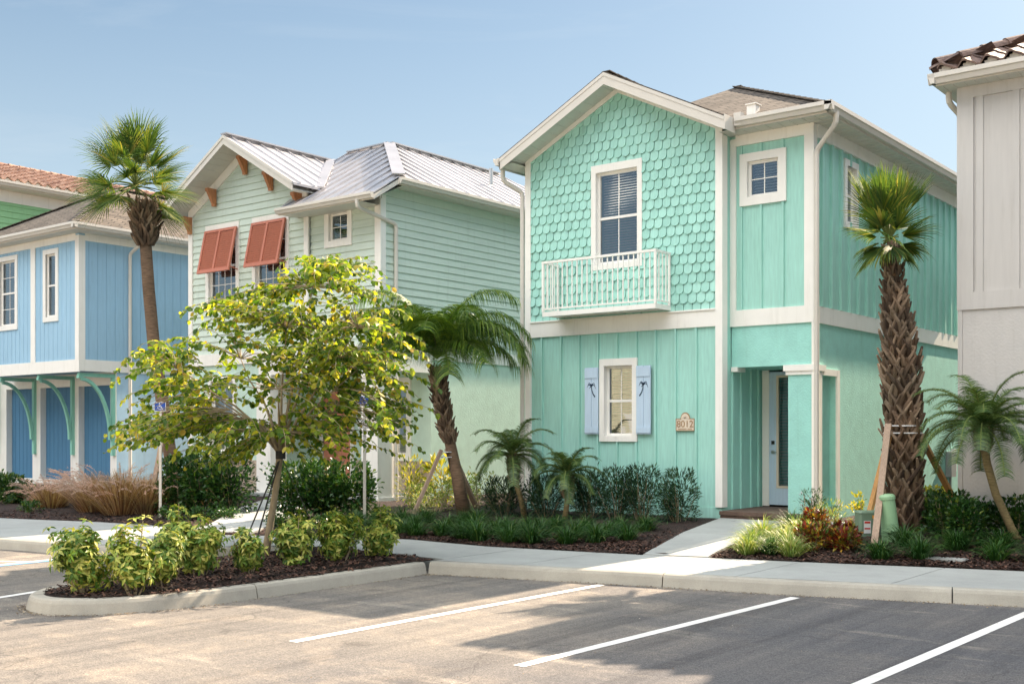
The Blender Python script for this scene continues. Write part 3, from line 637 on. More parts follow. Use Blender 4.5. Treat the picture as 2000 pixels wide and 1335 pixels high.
    gt=MB(); gutter_run(gt,(.33,-.122,6.62),(1.90,-.122,6.62),(0,-1,0)); gutter_run(gt,(1.787,-.232,6.62),(1.787,9.9,6.62),(1,0,0)); gutter_run(gt,(-4.172,-.5,6.61),(-4.172,9.9,6.61),(-1,0,0))
    gt.box(.30,.42,-.20,-.08,6.50,6.70)
    bd(gt,'gutter',M['gutter'])
    for pts in ([(1.84,.10,6.52),(1.84,.10,6.36),(1.47,.24,6.02),(1.47,.24,.55),(1.60,.05,.42)],[(-4.22,-.3,6.5),(-4.22,-.3,6.25),(-3.99,-.02,6.05),(-3.99,-.02,.3)]):
        o=downspout(H,pts,.085); o.matrix_parent_inverse=T
    def adj(o): o.matrix_parent_inverse=T; return o
    adj(window(H,F,*w2,cas=.095,cols=2,rows=1,rec=.05,castop=.13)); adj(window(H,F,*w1,cas=.095,cols=2,rows=1,rec=.075,castop=.12,lowrows=1)); adj(window(H,F2,*w3,cas=.13,cols=2,rows=2,double=False,rec=.04)); adj(window(H,S,*ws,cas=.1,cols=1,rows=1,rec=.05))
    # shutters with palm cut-outs: raised dark inlays painted as the shade in the holes
    for x0,sg in ((-2.60,1),(-1.56,-1)):
        x1=x0+.275; m=MB()
        tb(m,F,x0,x0+.134,1.70,2.84,.062,.045); tb(m,F,x0+.141,x1,1.70,2.84,.062,.045); tb(m,F,x0+.006,x1-.006,1.705,2.835,.050,.045)
        tb(m,F,x0+.004,x1-.004,2.66,2.82,.074,.062); tb(m,F,x0+.004,x1-.004,1.72,1.82,.074,.062)
        sh=bd(m,'shutter',M['pblue'])
        p=MB(); cx=x0+.137; cz=2.52
        def strokes(pts,w0,w1):
            n_=len(pts)-1
            for i in range(n_):
                a,b=pts[i],pts[i+1]; wa=w0+(w1-w0)*i/n_; wb=w0+(w1-w0)*(i+1)/n_; dx,dz=b[0]-a[0],b[1]-a[1]; l=math.hypot(dx,dz); nx_,nz_=-dz/l,dx/l
                slab(p,F,[(a[0]-nx_*wa,a[1]-nz_*wa),(b[0]-nx_*wb,b[1]-nz_*wb),(b[0]+nx_*wb,b[1]+nz_*wb),(a[0]+nx_*wa,a[1]+nz_*wa)],.061,.0640+.0002*i)
        tw=[(cx-sg*.0,cz),(cx+sg*.012,cz-.07),(cx+sg*.035,cz-.13),(cx+sg*.075,cz-.185)]; strokes(tw,.007,.012)
        for fx,fz,dr in ((-.085,.0,.03),(-.07,.055,.02),(.0,.07,-.01),(.075,.05,.02),(.09,-.04,.05),(-.04,-.055,.02)):
            strokes([(cx,cz),(cx+fx*.45,cz+fz*.6+dr),(cx+fx*.8,cz+fz*.7+dr*.6),(cx+fx,cz+fz*.4-dr*.6)],.010,.002)
        p.build('palm_cutout_inlay',M['dkblue'],sh)
    # balcony
    b=MB(); x0,x1,y1=-3.17,-.93,-.50
    b.box(x0,x1,y1,-.03,3.735,3.79); b.box(x0-.01,x1+.01,y1-.012,y1,3.72,3.80); b.box(x1,x1+.012,y1,-.03,3.72,3.80)
    bl=bd(b,'balcony',M['white'])
    q=MB()
    q.box(x0-.02,x1+.02,y1-.02,y1+.025,4.63,4.67); q.box(x0,x1,y1-.01,y1+.014,3.84,3.865)
    for x in (x0,x1): q.box(x-.02,x+.02,y1+.025,-.03,4.63,4.668); q.box(x-.011,x+.011,y1+.02,-.03,3.842,3.863); q.box(x-.02,x+.02,y1-.016,y1+.022,3.80,4.632); q.box(x-.018,x+.018,-.075,-.045,3.80,4.632)
    for i in range(1,22): x=x0+(x1-x0)*i/22; q.box(x-.009,x+.009,y1-.007,y1+.010,3.865,4.632)
    for i in range(1,4):
        y=y1+(-.05-y1)*i/4
        for x in (x0,x1): q.box(x-.009,x+.009,y-.009,y+.009,3.863,4.632)
    q.build('railing',M['white'],bl)
    # front door
    d=MB(); g=(.31,.88,.84,2.64)
    sheet(d,DB,pieces([(.14,.52),(1.0,.52),(1.0,2.74),(.14,2.74)],[g]),.012)
    for (u0,u1,z0,z1) in ((g[0]-.04,g[0],g[2]-.04,g[3]+.04),(g[1],g[1]+.04,g[2]-.04,g[3]+.04),(g[0],g[1],g[2]-.04,g[2]),(g[0],g[1],g[3],g[3]+.04)): tb(d,DB,u0,u1,z0,z1,.022,-.02,1)
    dr=bd(d,'front_door',[M['pblue'],M['ivory']])
    k=MB(); k.poly([DB(g[0],g[2],.0),DB(g[1],g[2],.0),DB(g[1],g[3],0),DB(g[0],g[3],0)]); k.build('door_glass',M['glass'],dr)
    k=MB(); z=g[2]+.01
    while z<g[3]: k.hexa([DB(g[0],z,-.04),DB(g[1],z,-.04),DB(g[1],z+.01,-.07),DB(g[0],z+.01,-.07),DB(g[0],z+.003,-.04),DB(g[1],z+.003,-.04),DB(g[1],z+.02,-.07),DB(g[0],z+.02,-.07)]); z+=.05
    k.build('blinds',M['blind'],dr)
    k=MB(); tb(k,DB,.185,.235,1.53,1.59,.03,.012); k.build('keypad_lock',M['black'],dr)
    k=MB(); k.tube([DB(.21,1.40,.012),DB(.21,1.40,.03)],.03,12); k.tube([DB(.21,1.40,.05),DB(.29,1.40,.05)],.009,8); k.tube([DB(.21,1.40,.03),DB(.21,1.40,.05)],.01,8); k.build('handle',M['silver'],dr)
    j=MB(); tb(j,DB,.02,.14,.5,2.80,.03); tb(j,DB,1.0,1.04,.5,2.80,.03); bd(j,'door_frame',M['white'])
    st=MB(); st.box(.03,1.375,-.12,.29,.30,.475); st.box(.03,.975,.29,1.40,.30,.475); st.box(.022,1.40,-.145,-.12,.43,.49); st.box(.022,.98,-.12,1.40,.475,.49)
    for i in range(5): st.box(.03+i*.27,.03+i*.27+.26,-.128,-.12,.31,.425)
    bd(st,'porch_step',M['paver'])
    return H
mint_house()
def plaque():
    H=thing('house_number_sign','ivory and copper plaque reading 8012 on the mint wall','sign',(-.65,-.03,1.75))
    F=Wl('F',0)
    m=MB(); tb(m,F,-.80,-.48,1.765,1.945,.036,.024)
    ar=[(-.64+.075*math.cos(t),1.945+.09*math.sin(t)) for t in [math.pi*i/12 for i in range(13)]]; slab(m,F,ar,.024,.036)
    for u0,u1,z0,z1 in ((-.81,-.80,1.755,1.955),(-.48,-.47,1.755,1.955),(-.80,-.48,1.755,1.765)): tb(m,F,u0,u1,z0,z1,.04,.024,1)
    tb(m,F,-.80,-.71,1.945,1.955,.04,.024,1); tb(m,F,-.57,-.48,1.945,1.955,.04,.024,1)
    ar=[(-.64+.085*math.cos(t),1.955+.10*math.sin(t)) for t in [math.pi*i/12 for i in range(13)]]; slab(m,F,ar,.024,.034,1)
    o=m.build('plate',[M['ivory'],M['bronze']],H); o.matrix_parent_inverse=Matrix.Translation((.64,.03,-1.75))
    e=MB()
    for k in range(7): t=math.pi*(.1+.8*k/6); e.bar(F(-.64,1.958,.037),F(-.64+.05*math.cos(t),1.958+.055*math.sin(t),.037),.012,.006,(0,1,0))
    o=e.build('shell_emblem',M['ivory'],H); o.matrix_parent_inverse=Matrix.Translation((.64,.03,-1.75))
    e=MB()
    for k in range(13):
        if k!=8: tb(e,F,-.77+k*.020,-.77+k*.020+.013,1.777,1.793,.039,.036)
    o=e.build('small_lettering',M['bronze'],H); o.matrix_parent_inverse=Matrix.Translation((.64,.03,-1.75))
    o=text(H,'number','8012',.155,(-.64,-.0385,1.862),(R(90),0,0),M['bronze']); o.matrix_parent_inverse=Matrix.Translation((.64,.03,-1.75))
plaque()
# ================================================================== SAGE HOUSE
def seam_roof(mb,pts,direction,th=.05,sp=.40,h=.035):
    """pts convex planar polygon; direction = down-slope horizontal axis 'x' or 'y'"""
    roof_solid(mb,pts,th)
    ax=1 if direction=='x' else 0      # seams at constant coordinate ax
    lo=min(p[ax] for p in pts); hi=max(p[ax] for p in pts); u=lo+.18
    while u<hi-.05:
        hit=[]; n_=len(pts)
        for i in range(n_):
            a=pts[i];b=pts[(i+1)%n_]
            if (a[ax]-u)*(b[ax]-u)<0: t=(u-a[ax])/(b[ax]-a[ax]); hit.append(V3(a).lerp(V3(b),t))
        if len(hit)==2 and (hit[0]-hit[1]).length>.1: mb.bar(hit[0]+V3((0,0,h/2)),hit[1]+V3((0,0,h/2)),.03,h)
        u+=sp
def sage_house():
    H=thing('beach_house','sage green two storey house with silver metal roof and coral Bahama shutters','house',(-10.7,4,.3)); T=Matrix.Translation((10.7,-4,-.3))
    def bd(mb,name,mat,par=H,sm=False):
        o=mb.build(name,mat,par,sm)
        if par is H: o.matrix_parent_inverse=T
        return o
    F=Wl('F',0.); F2=Wl('F',.06); S=Wl('S',-7.63); XL=-13.81; XM=-9.72; XR=-7.63; xr=-11.78
    wa=(-13.08,-12.10,4.66,6.36); wb=(-11.42,-10.42,4.66,6.36); wc=(-9.13,-8.57,5.71,6.28)
    g1=(-13.0,-12.2,1.3,2.9)
    up=pieces([(XL,3.5),(XM,3.5),(XM,6.72),(xr,7.96),(XL,6.72)],[wa,wb]); upr=pieces([(XM,3.5),(XR,3.5),(XR,6.5),(XM,6.5)],[wc])
    m=MB(); sheet(m,F,up); lap(m,F,up,3.5); sheet(m,F2,upr); lap(m,F2,upr,3.5)
    sp=pieces([(.06,3.5),(10,3.5),(10,6.75),(.3,6.75),(.06,6.55)]); sheet(m,S,sp); lap(m,S,sp,3.5)
    sheet(m,Wl('L',XL),[[(0,.2),(10,.2),(10,6.9),(0,6.9)]]); sheet(m,Wl('B',10),[[(XL,.2),(XR,.2),(XR,6.9),(XL,6.9)]])
    bd(m,'lap_siding',M['sage'])
    # ground floor: deep porch at the right
    m=MB(); YB=1.55; B=Wl('F',YB); xi=-11.3
    g2=(-9.0,-8.32,1.25,2.78)
    sheet(m,F,pieces([(XL,.2),(xi,.2),(xi,3.26),(XL,3.26)],[g1])); m.poly([(xi,0,.2),(xi,YB,.2),(xi,YB,3.3),(xi,0,3.3)])
    sheet(m,B,pieces([(xi,.2),(XR,.2),(XR,3.3),(xi,3.3)],[g2,(-10.95,-10.05,.45,2.65)])); sheet(m,S,[[(YB,.2),(10,.2),(10,3.26),(YB,3.26)]])
    m.poly([(xi,0,3.0),(XR,0,3.0),(XR,YB,3.0),(xi,YB,3.0)])
    bd(m,'stucco_wall',M['sage_st'])
    t=MB()
    tb(t,F,XL-.02,XL+.13,.4,6.75,.045); tb(t,F,XM-.1,XM+.03,3.5,6.55,.045); tb(t,F2,XR-.14,XR+.03,3.5,6.42,.045); tb(t,S,.06,.17,3.5,6.5,.028)
    tb(t,F,XL+.13,xi,3.26,3.52,.04); tb(t,F,xi,XR+.03,2.98,3.52,.04); tb(t,S,0,10,3.26,3.52,.028); tb(t,S,0,YB,2.98,3.26,.036)
    for sg in (-1,1):
        a=[(xr+sg*1.93,6.72),(xr,7.85),(xr,8.06),(xr+sg*2.05,6.90),(xr+sg*2.05,6.72)]
        slab(t,F,a,.0,.048)
    tb(t,F2,XM,XR,6.34,6.5,.04)
    t.box(-8.07,-7.61,-.06,.40,.30,2.98); t.box(-8.10,-7.57,-.09,.43,.28,.42); t.box(-8.10,-7.57,-.09,.43,2.84,2.98); t.box(xi-.05,xi+.42,-.06,.40,.30,2.98)
    bd(t,'trim',M['white'])
    st=MB()
    tb(st,B,-9.9,XR-.02,.3,1.12,.03); bd(st,'stone_veneer',M['stone']); st=MB(); tb(st,F,XL+.14,xi-.06,.3,1.12,.03); bd(st,'stone_veneer',M['stone'])
    o=window(H,F,*wa,cas=.11,cols=4,rows=2,rec=.05); o.matrix_parent_inverse=T
    for w_,kw in ((wb,dict(cas=.11,cols=4,rows=2,rec=.05)),(wc,dict(cas=.13,cols=2,rows=2,double=False,rec=.04)),(g1,dict(cas=.1,cols=2,rows=2,rec=.06))):
        o=window(H,F2 if w_ is wc else F,*w_,**kw); o.matrix_parent_inverse=T
    o=window(H,B,*g2,cas=.13,cols=2,rows=2,rec=.12); o.matrix_parent_inverse=T
    # coral Bahama shutters
    for (u0,u1) in ((-13.14,-12.0),(-11.48,-10.36)):
        m=MB(); zt=6.33; L=1.02; ang=R(12.5)
        def Q(u,s_,w): return F(u,zt-s_*math.cos(ang)+w*math.sin(ang),.06+s_*math.sin(ang)+w*math.cos(ang))
        def qb(a,b,s0,s1,w0,w1): m.hexa([Q(a,s0,w0),Q(b,s0,w0),Q(b,s1,w0),Q(a,s1,w0),Q(a,s0,w1),Q(b,s0,w1),Q(b,s1,w1),Q(a,s1,w1)])
        qb(u0,u0+.06,0,L,0,.045); qb(u1-.06,u1,0,L,0,.045); qb(u0+.06,u1-.06,0,.06,0,.044); qb(u0+.06,u1-.06,L-.08,L,0,.044); um=(u0+u1)/2; qb(um-.03,um+.03,.06,L-.08,.002,.046)
        k=.075
        while k<L-.1:
            for a,b in ((u0+.06,um-.03),(um+.03,u1-.06)):
                m.hexa([Q(a,k,.034),Q(b,k,.034),Q(b,k+.045,.004),Q(a,k+.045,.004),Q(a,k+.008,.04),Q(b,k+.008,.04),Q(b,k+.053,.01),Q(a,k+.053,.01)])
            k+=.052
        sh=bd(m,'shutter',M['coral'])
        for u in (u0+.03,u1-.03): a=MB(); a.bar(Q(u,L-.1,-.01),F(u,zt-L*.93,.02),.02,.02); a.build('stay_arm',M['coral'],sh)
    # cedar brackets
    for x,z in ((-13.72,6.63),(-12.82,7.17),(-11.72,7.74),(-10.85,7.27),(-9.92,6.70)):
        zt=min(z,8.0-.6*abs(x-xr)-.08) ; m=MB()
        m.box(x-.05,x+.05,-.29,-.05,zt+.03,zt+.10); m.box(x-.05,x+.05,-.115,-.05,zt-.29,zt+.03)
        m.prism([(x-.04,-.27,zt+.03),(x-.04,-.115,zt+.03),(x-.04,-.115,zt-.25)],[(x+.04,-.27,zt+.03),(x+.04,-.115,zt+.03),(x+.04,-.115,zt-.25)])
        bd(m,'bracket',M['cedar'])
    # salmon door
    d=MB(); 
    for i in range(6): a=-10.93+i*.145; d.box(a+.003,a+.142,YB-.01,YB+.03,.45,2.65)
    d.box(-10.95,-10.05,YB+.012,YB+.03,.45,2.65); dr=bd(d,'front_door',M['salmon'])
    k=MB(); k.tube([(-10.15,YB-.05,1.4),(-10.15,YB-.01,1.4)],.03,10); k.build('handle',M['silver'],dr)
    k=MB(); tb(k,B,-11.07,-10.95,.45,2.78,.03); tb(k,B,-10.05,-9.93,.45,2.78,.03); tb(k,B,-10.95,-10.05,2.65,2.78,.03); bd(k,'door_frame',M['white'])
    fl=MB(); fl.box(xi,XR,-.3,YB,.25,.42); bd(fl,'porch_floor',M['concrete'])
    # roof
    r=MB(); zg=8.22
    G=lambda x:zg-.58*abs(x-xr)
    seam_roof(r,[(xr-2.42,-.62,G(xr-2.42)),(xr,-.62,zg),(xr,2.6,zg),(xr-2.42,2.6,G(xr-2.42))],'x'); seam_roof(r,[(xr,-.62,zg),(xr+2.30,-.62,G(xr+2.30)),(xr+2.30,.1,G(xr+2.3)),(xr,2.6,zg)],'x')
    A=(-14.2,-.0,6.80); E1=(-10.15,2.88,8.46); E2=(-10.15,7,8.46); B0=(-10.0,-.58,6.40); B1=(-7.2,-.58,6.40); B2=(-7.2,.12,6.82); Cc=(-7.2,10.4,6.82); D=(-14.2,10.4,6.82)
    seam_roof(r,[B0,B1,B2,E1,(-11.6,2.88,8.46),(-11.7,2.5,8.22)],'y'); seam_roof(r,[B2,Cc,E2,E1],'x'); roof_solid(r,[Cc,D,E2],.05); roof_solid(r,[D,(-14.2,.0,6.82),(-11.7,2.5,8.2),(-10.15,2.88,8.46),E2],.05)
    rf=bd(r,'roof',M['metal'])
    c=MB()
    for a,b,w_ in ((E1,E2,.22),(B2,E1,.26),((xr,-.62,zg),(xr,2.5,zg),.2),((-9.5,.1,6.86),(-11.72,2.5,8.23),.2),(E1,(-11.5,2.86,8.44),.16)):
        a=V3(a)+V3((0,0,.045));b=V3(b)+V3((0,0,.045)); c.bar(a,b,w_,.03)
    c.build('ridge_cap',M['metal'],rf)
    v=MB(); v.tube([(-8.4,4.5,7.55),(-8.4,4.5,7.95)],.05,10); v.build('vent_pipe',M['galv'],rf)
    # soffits and fascia
    s_=MB(); k=lambda x:G(x)-.15
    s_.poly([(xr,-.58,k(xr)),(xr,0,k(xr)),(xr-2.36,0,k(xr-2.36)),(xr-2.36,-.58,k(xr-2.36))]); s_.poly([(xr,-.58,k(xr)),(xr,0,k(xr)),(xr+2.28,0,k(xr+2.28)),(xr+2.28,-.58,k(xr+2.28))])
    s_.poly([(-10.0,-.55,6.28),(XR,-.55,6.28),(XR,.12,6.29),(-10.0,.12,6.29)]); s_.poly([(XR,.0,6.68),(-7.23,.0,6.68),(-7.23,10.4,6.68),(XR,10.4,6.68)])
    s_.poly([(-7.25,-.5,6.3),(XR,-.5,6.3),(XR,.3,6.68),(-7.25,.3,6.68)])
    for i in range(12):
        y=-.55+i*.05
    for i in range(14): 
        x=xr-.1-i*.17; s_.hexa([(x,-.57,k(x)-.007),(x-.012,-.57,k(x-.012)-.007),(x-.012,0,k(x-.012)-.007),(x,0,k(x)-.007),(x,-.57,k(x)),(x-.012,-.57,k(x-.012)),(x-.012,0,k(x-.012)),(x,0,k(x))])
    bd(s_,'soffit',M['soffit'])
    f=MB()
    for sg,l in ((-1,2.42),(1,2.25)):
        x1=xr+sg*l; za=zg-.0; zb=za-.58*l
        f.prism([(xr,-.625,za),(x1,-.625,zb),(x1,-.625,zb-.19),(xr,-.625,za-.19)],[(xr,-.595,za),(x1,-.595,zb),(x1,-.595,zb-.19),(xr,-.595,za-.19)])
        f.prism([(xr,-.64,za+.012),(x1,-.64,zb+.012),(x1,-.64,zb-.06),(xr,-.64,za-.06)],[(xr,-.626,za+.012),(x1,-.626,zb+.012),(x1,-.626,zb-.06),(xr,-.626,za-.06)])
    f.box(-10.0,-7.2,-.58,-.56,6.26,6.38); f.box(-7.22,-7.2,.1,10.4,6.66,6.79); f.prism([(-7.22,-.56,6.26),(-7.22,-.56,6.38),(-7.22,.1,6.79),(-7.22,.1,6.66)],[(-7.2,-.56,6.26),(-7.2,-.56,6.38),(-7.2,.1,6.79),(-7.2,.1,6.66)])
    bd(f,'fascia',M['gutter'])
    gt=MB(); gutter_run(gt,(-10.02,-.582,6.40),(-7.2,-.582,6.40),(0,-1,0),.12,.1); gutter_run(gt,(-7.198,.12,6.80),(-7.198,10.4,6.80),(1,0,0),.12,.1); bd(gt,'gutter',M['gutter'])
    o=downspout(H,[(-7.62,-.62,6.30),(-7.62,-.62,6.15),(-7.56,.42,5.95),(-7.56,.42,.35)],.085); o.matrix_parent_inverse=T
sage_house()
# ================================================================== BLUE HOUSE
def blue_house():
    H=thing('beach_house','sky blue two storey house with teal curved brackets under its overhang','house',(-19,4,.3)); T=Matrix.Translation((19,-4,-.3))
    def bd(mb,name,mat,par=H,sm=False):
        o=mb.build(name,mat,par,sm)
        if par is H: o.matrix_parent_inverse=T
        return o
    YF=-1.13; F=Wl('F',YF); S=Wl('S',-16.64); XR=-16.64; XL=-21.6; LW=Wl('F',-.12)
    wa=(-20.30+.0,-19.72,4.62,6.18); wb=(-18.14,-17.66,4.62,6.14)
    wa=(-20.42,-19.94,4.62,6.18)
    wb=(-18.12,-17.66,4.60,6.16)
    wa=(-20.36,-19.60,4.5,6.18)
    p=pieces([(XL,3.5),(XR,3.5),(XR,6.55),(XL,6.55)],[wa,wb]); m=MB(); sheet(m,F,p); planks(m,F,p,XL,.2)
    sp=pieces([(YF,3.5),(9,3.5),(9,6.55),(YF,6.55)]); sheet(m,S,sp); planks(m,S,sp,YF,.24)
    sheet(m,Wl('L',XL),[[(YF,3.2),(9,3.2),(9,6.6),(YF,6.6)]]); sheet(m,Wl('B',9),[[(XL,.2),(XR,.2),(XR,6.6),(XL,6.6)]]); m.poly([(XL,YF,3.24),(XR,YF,3.24),(XR,-.1,3.24),(XL,-.1,3.24)])
    bd(m,'plank_siding',M['blue'])
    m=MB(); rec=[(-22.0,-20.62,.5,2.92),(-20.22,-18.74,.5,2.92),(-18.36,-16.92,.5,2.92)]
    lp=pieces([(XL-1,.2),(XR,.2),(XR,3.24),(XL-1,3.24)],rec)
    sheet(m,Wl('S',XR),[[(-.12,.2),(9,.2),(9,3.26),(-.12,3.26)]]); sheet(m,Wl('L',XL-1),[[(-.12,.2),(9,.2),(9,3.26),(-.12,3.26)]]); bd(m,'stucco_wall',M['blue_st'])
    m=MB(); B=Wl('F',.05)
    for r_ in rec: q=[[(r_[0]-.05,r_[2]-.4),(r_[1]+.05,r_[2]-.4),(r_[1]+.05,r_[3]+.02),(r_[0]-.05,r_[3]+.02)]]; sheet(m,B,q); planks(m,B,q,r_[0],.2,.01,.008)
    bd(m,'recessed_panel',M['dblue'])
    t=MB(); sheet(t,LW,lp)
    for r_ in rec:
        for u in r_[:2]: t.poly([(u,-.12,r_[2]),(u,.05,r_[2]),(u,.05,r_[3]),(u,-.12,r_[3])])
        t.poly([(r_[0],-.12,r_[3]),(r_[1],-.12,r_[3]),(r_[1],.05,r_[3]),(r_[0],.05,r_[3])])
    tb(t,F,XL,XR+.03,3.20,3.50,.03); tb(t,S,YF,9,3.22,3.50,.027)
    tb(t,F,XR-.14,XR+.03,3.5,6.5,.035); tb(t,S,YF,YF+.14,3.5,6.5,.028); tb(t,F,-18.83,-18.62,3.5,6.38,.035); tb(t,F,XL,XR-.14,6.38,6.55,.033); tb(t,S,YF+.14,9,6.38,6.55,.028)
    tb(t,F,-20.9,-20.7,3.5,6.38,.035)
    bd(t,'trim',M['white'])
    for w_ in (wa,wb): o=window(H,F,*w_,cas=.12,cols=2 if w_ is wa else 1,rows=2 if w_ is wa else 1,rec=.04); o.matrix_parent_inverse=T
    for x in (-22.4,-20.46,-18.58,-16.74):
        m=MB(); m.box(x-.045,x+.045,-.20,-.12,1.15,3.18); m.box(x-.046,x+.046,-1.10,-.20,3.09,3.18)
        n_=12
        for i in range(n_):
            q=[]
            for t_ in (i/n_,(i+1)/n_):
                th=t_*math.pi/2
                for rr in (0,1): q.append((-1.04+(.84-.07*rr)*math.sin(th),1.55+(1.53-.08*rr)*math.cos(th)))
            a,b,c,d=q; m.hexa([(x-.04,a[0],a[1]),(x+.04,a[0],a[1]),(x+.04,b[0],b[1]),(x-.04,b[0],b[1]),(x-.04,c[0],c[1]),(x+.04,c[0],c[1]),(x+.04,d[0],d[1]),(x-.04,d[0],d[1])])
        m.box(x-.05,x+.05,-1.12,-1.0,3.05,3.12)
        bd(m,'bracket',M['teal'])
    r=MB(); A=(-22.0,-1.5,6.72);B1=(-16.2,-1.5,6.72);P=(-19.1,1.4,8.35);P2=(-19.1,9.4,8.35);Cc=(-16.2,9.4,6.72);D=(-22.0,9.4,6.72)
    for q in ([A,B1,P],[B1,Cc,P2,P],[D,A,P,P2]): roof_solid(r,q,.06)
    rf=bd(r,'roof',M['shingle']); c=MB()
    for a,b in ((P,P2),(B1,P),(A,P)):
        a=V3(a);b=V3(b);n_=int((b-a).length/.25)
        for i in range(n_): c.bar(a+(b-a)*i/n_+V3((0,0,.02)),a+(b-a)*(i+1.15)/n_+V3((0,0,.008)),.2,.02)
    c.build('ridge_cap',M['shingle'],rf)
    s_=MB(); s_.poly([(-22,-1.48,6.55),(-16.22,-1.48,6.55),(-16.22,YF,6.55),(-22,YF,6.55)]); s_.poly([(XR,YF,6.55),(-16.22,YF,6.55),(-16.22,9.4,6.55),(XR,9.4,6.55)]); bd(s_,'soffit',M['soffit'])
    f=MB(); f.box(-22,-16.2,-1.5,-1.48,6.55,6.70); f.box(-16.22,-16.2,-1.48,9.4,6.55,6.70); bd(f,'fascia',M['gutter'])
    gt=MB(); gutter_run(gt,(-22,-1.502,6.71),(-16.09,-1.502,6.71),(0,-1,0)); gutter_run(gt,(-16.198,-1.61,6.71),(-16.198,9.4,6.71),(1,0,0)); bd(gt,'gutter',M['gutter'])
    o=downspout(H,[(-16.15,.3,6.6),(-16.15,.3,6.45),(-16.55,.2,6.2),(-16.55,.2,.4)],.085); o.matrix_parent_inverse=T
blue_house()
# ================================================================== tile roofs
def tile_slope(mb,P0,along,up,nrm,wid,length,edge_l=0,edge_r=0,tw=.30,course=.38,amp=.045):
    """S-tile surface: along = unit eave dir, up = unit up-slope dir; hip edges cut by edge_l/r metres per metre up-slope"""
    nc=int(length/course)+1
    for c in range(nc):
        s0=c*course; s1=min(s0+course+.04,length); a0=edge_l*s0; b0=wid-edge_r*s0
        if b0-a0<.15: break
        n_=max(2,int((b0-a0)/tw*8)); base=len(mb.v)
        for (s_,lift) in ((s0,.028),(s1,.004)):
            for i in range(n_+1):
                t=a0+(b0-a0)*i/n_; h=amp*math.sin(2*math.pi*t/tw)+ .015*math.sin(4*math.pi*t/tw); mb.v.append(tuple(P0+along*t+up*s_+nrm*(h+lift+amp)))
        for i in range(n_+1):
            t=a0+(b0-a0)*i/n_; h=amp*math.sin(2*math.pi*t/tw)+ .015*math.sin(4*math.pi*t/tw); mb.v.append(tuple(P0+along*t+up*s0+nrm*(h+lift+amp-.006)))
        for i in range(n_):
            mb.f.append((base+i,base+i+1,base+n_+2+i,base+n_+1+i)); mb.m.append(0)
            mb.f.append((base+2*(n_+1)+i,base+2*(n_+1)+i+1,base+i+1,base+i)); mb.m.append(0)
def caps(mb,a,b,r_=.10,step=.36):
    a=V3(a);b=V3(b);L=(b-a).length;n_=int(L/step);d=(b-a)/L; x=d.cross(V3((0,0,1))).normalized(); y=x.cross(d)
    for i in range(n_):
        base=len(mb.v)
        for s_,rr in ((i*step-.03,r_*1.12),((i+1)*step+.02,r_*.92)):
            for j in range(9):
                t=math.pi*j/8; mb.v.append(tuple(a+d*s_+x*math.cos(t)*rr+y*math.sin(t)*rr))
            for j in range(9):
                t=math.pi*j/8; mb.v.append(tuple(a+d*s_+x*math.cos(t)*(rr-.015)+y*math.sin(t)*(rr-.015)))
        for j in range(8): mb.f.append((base+j,base+j+1,base+19+j,base+18+j)); mb.f.append((base+9+j,base+9+j+1,base+j+1,base+j)); mb.m+=[0,0]
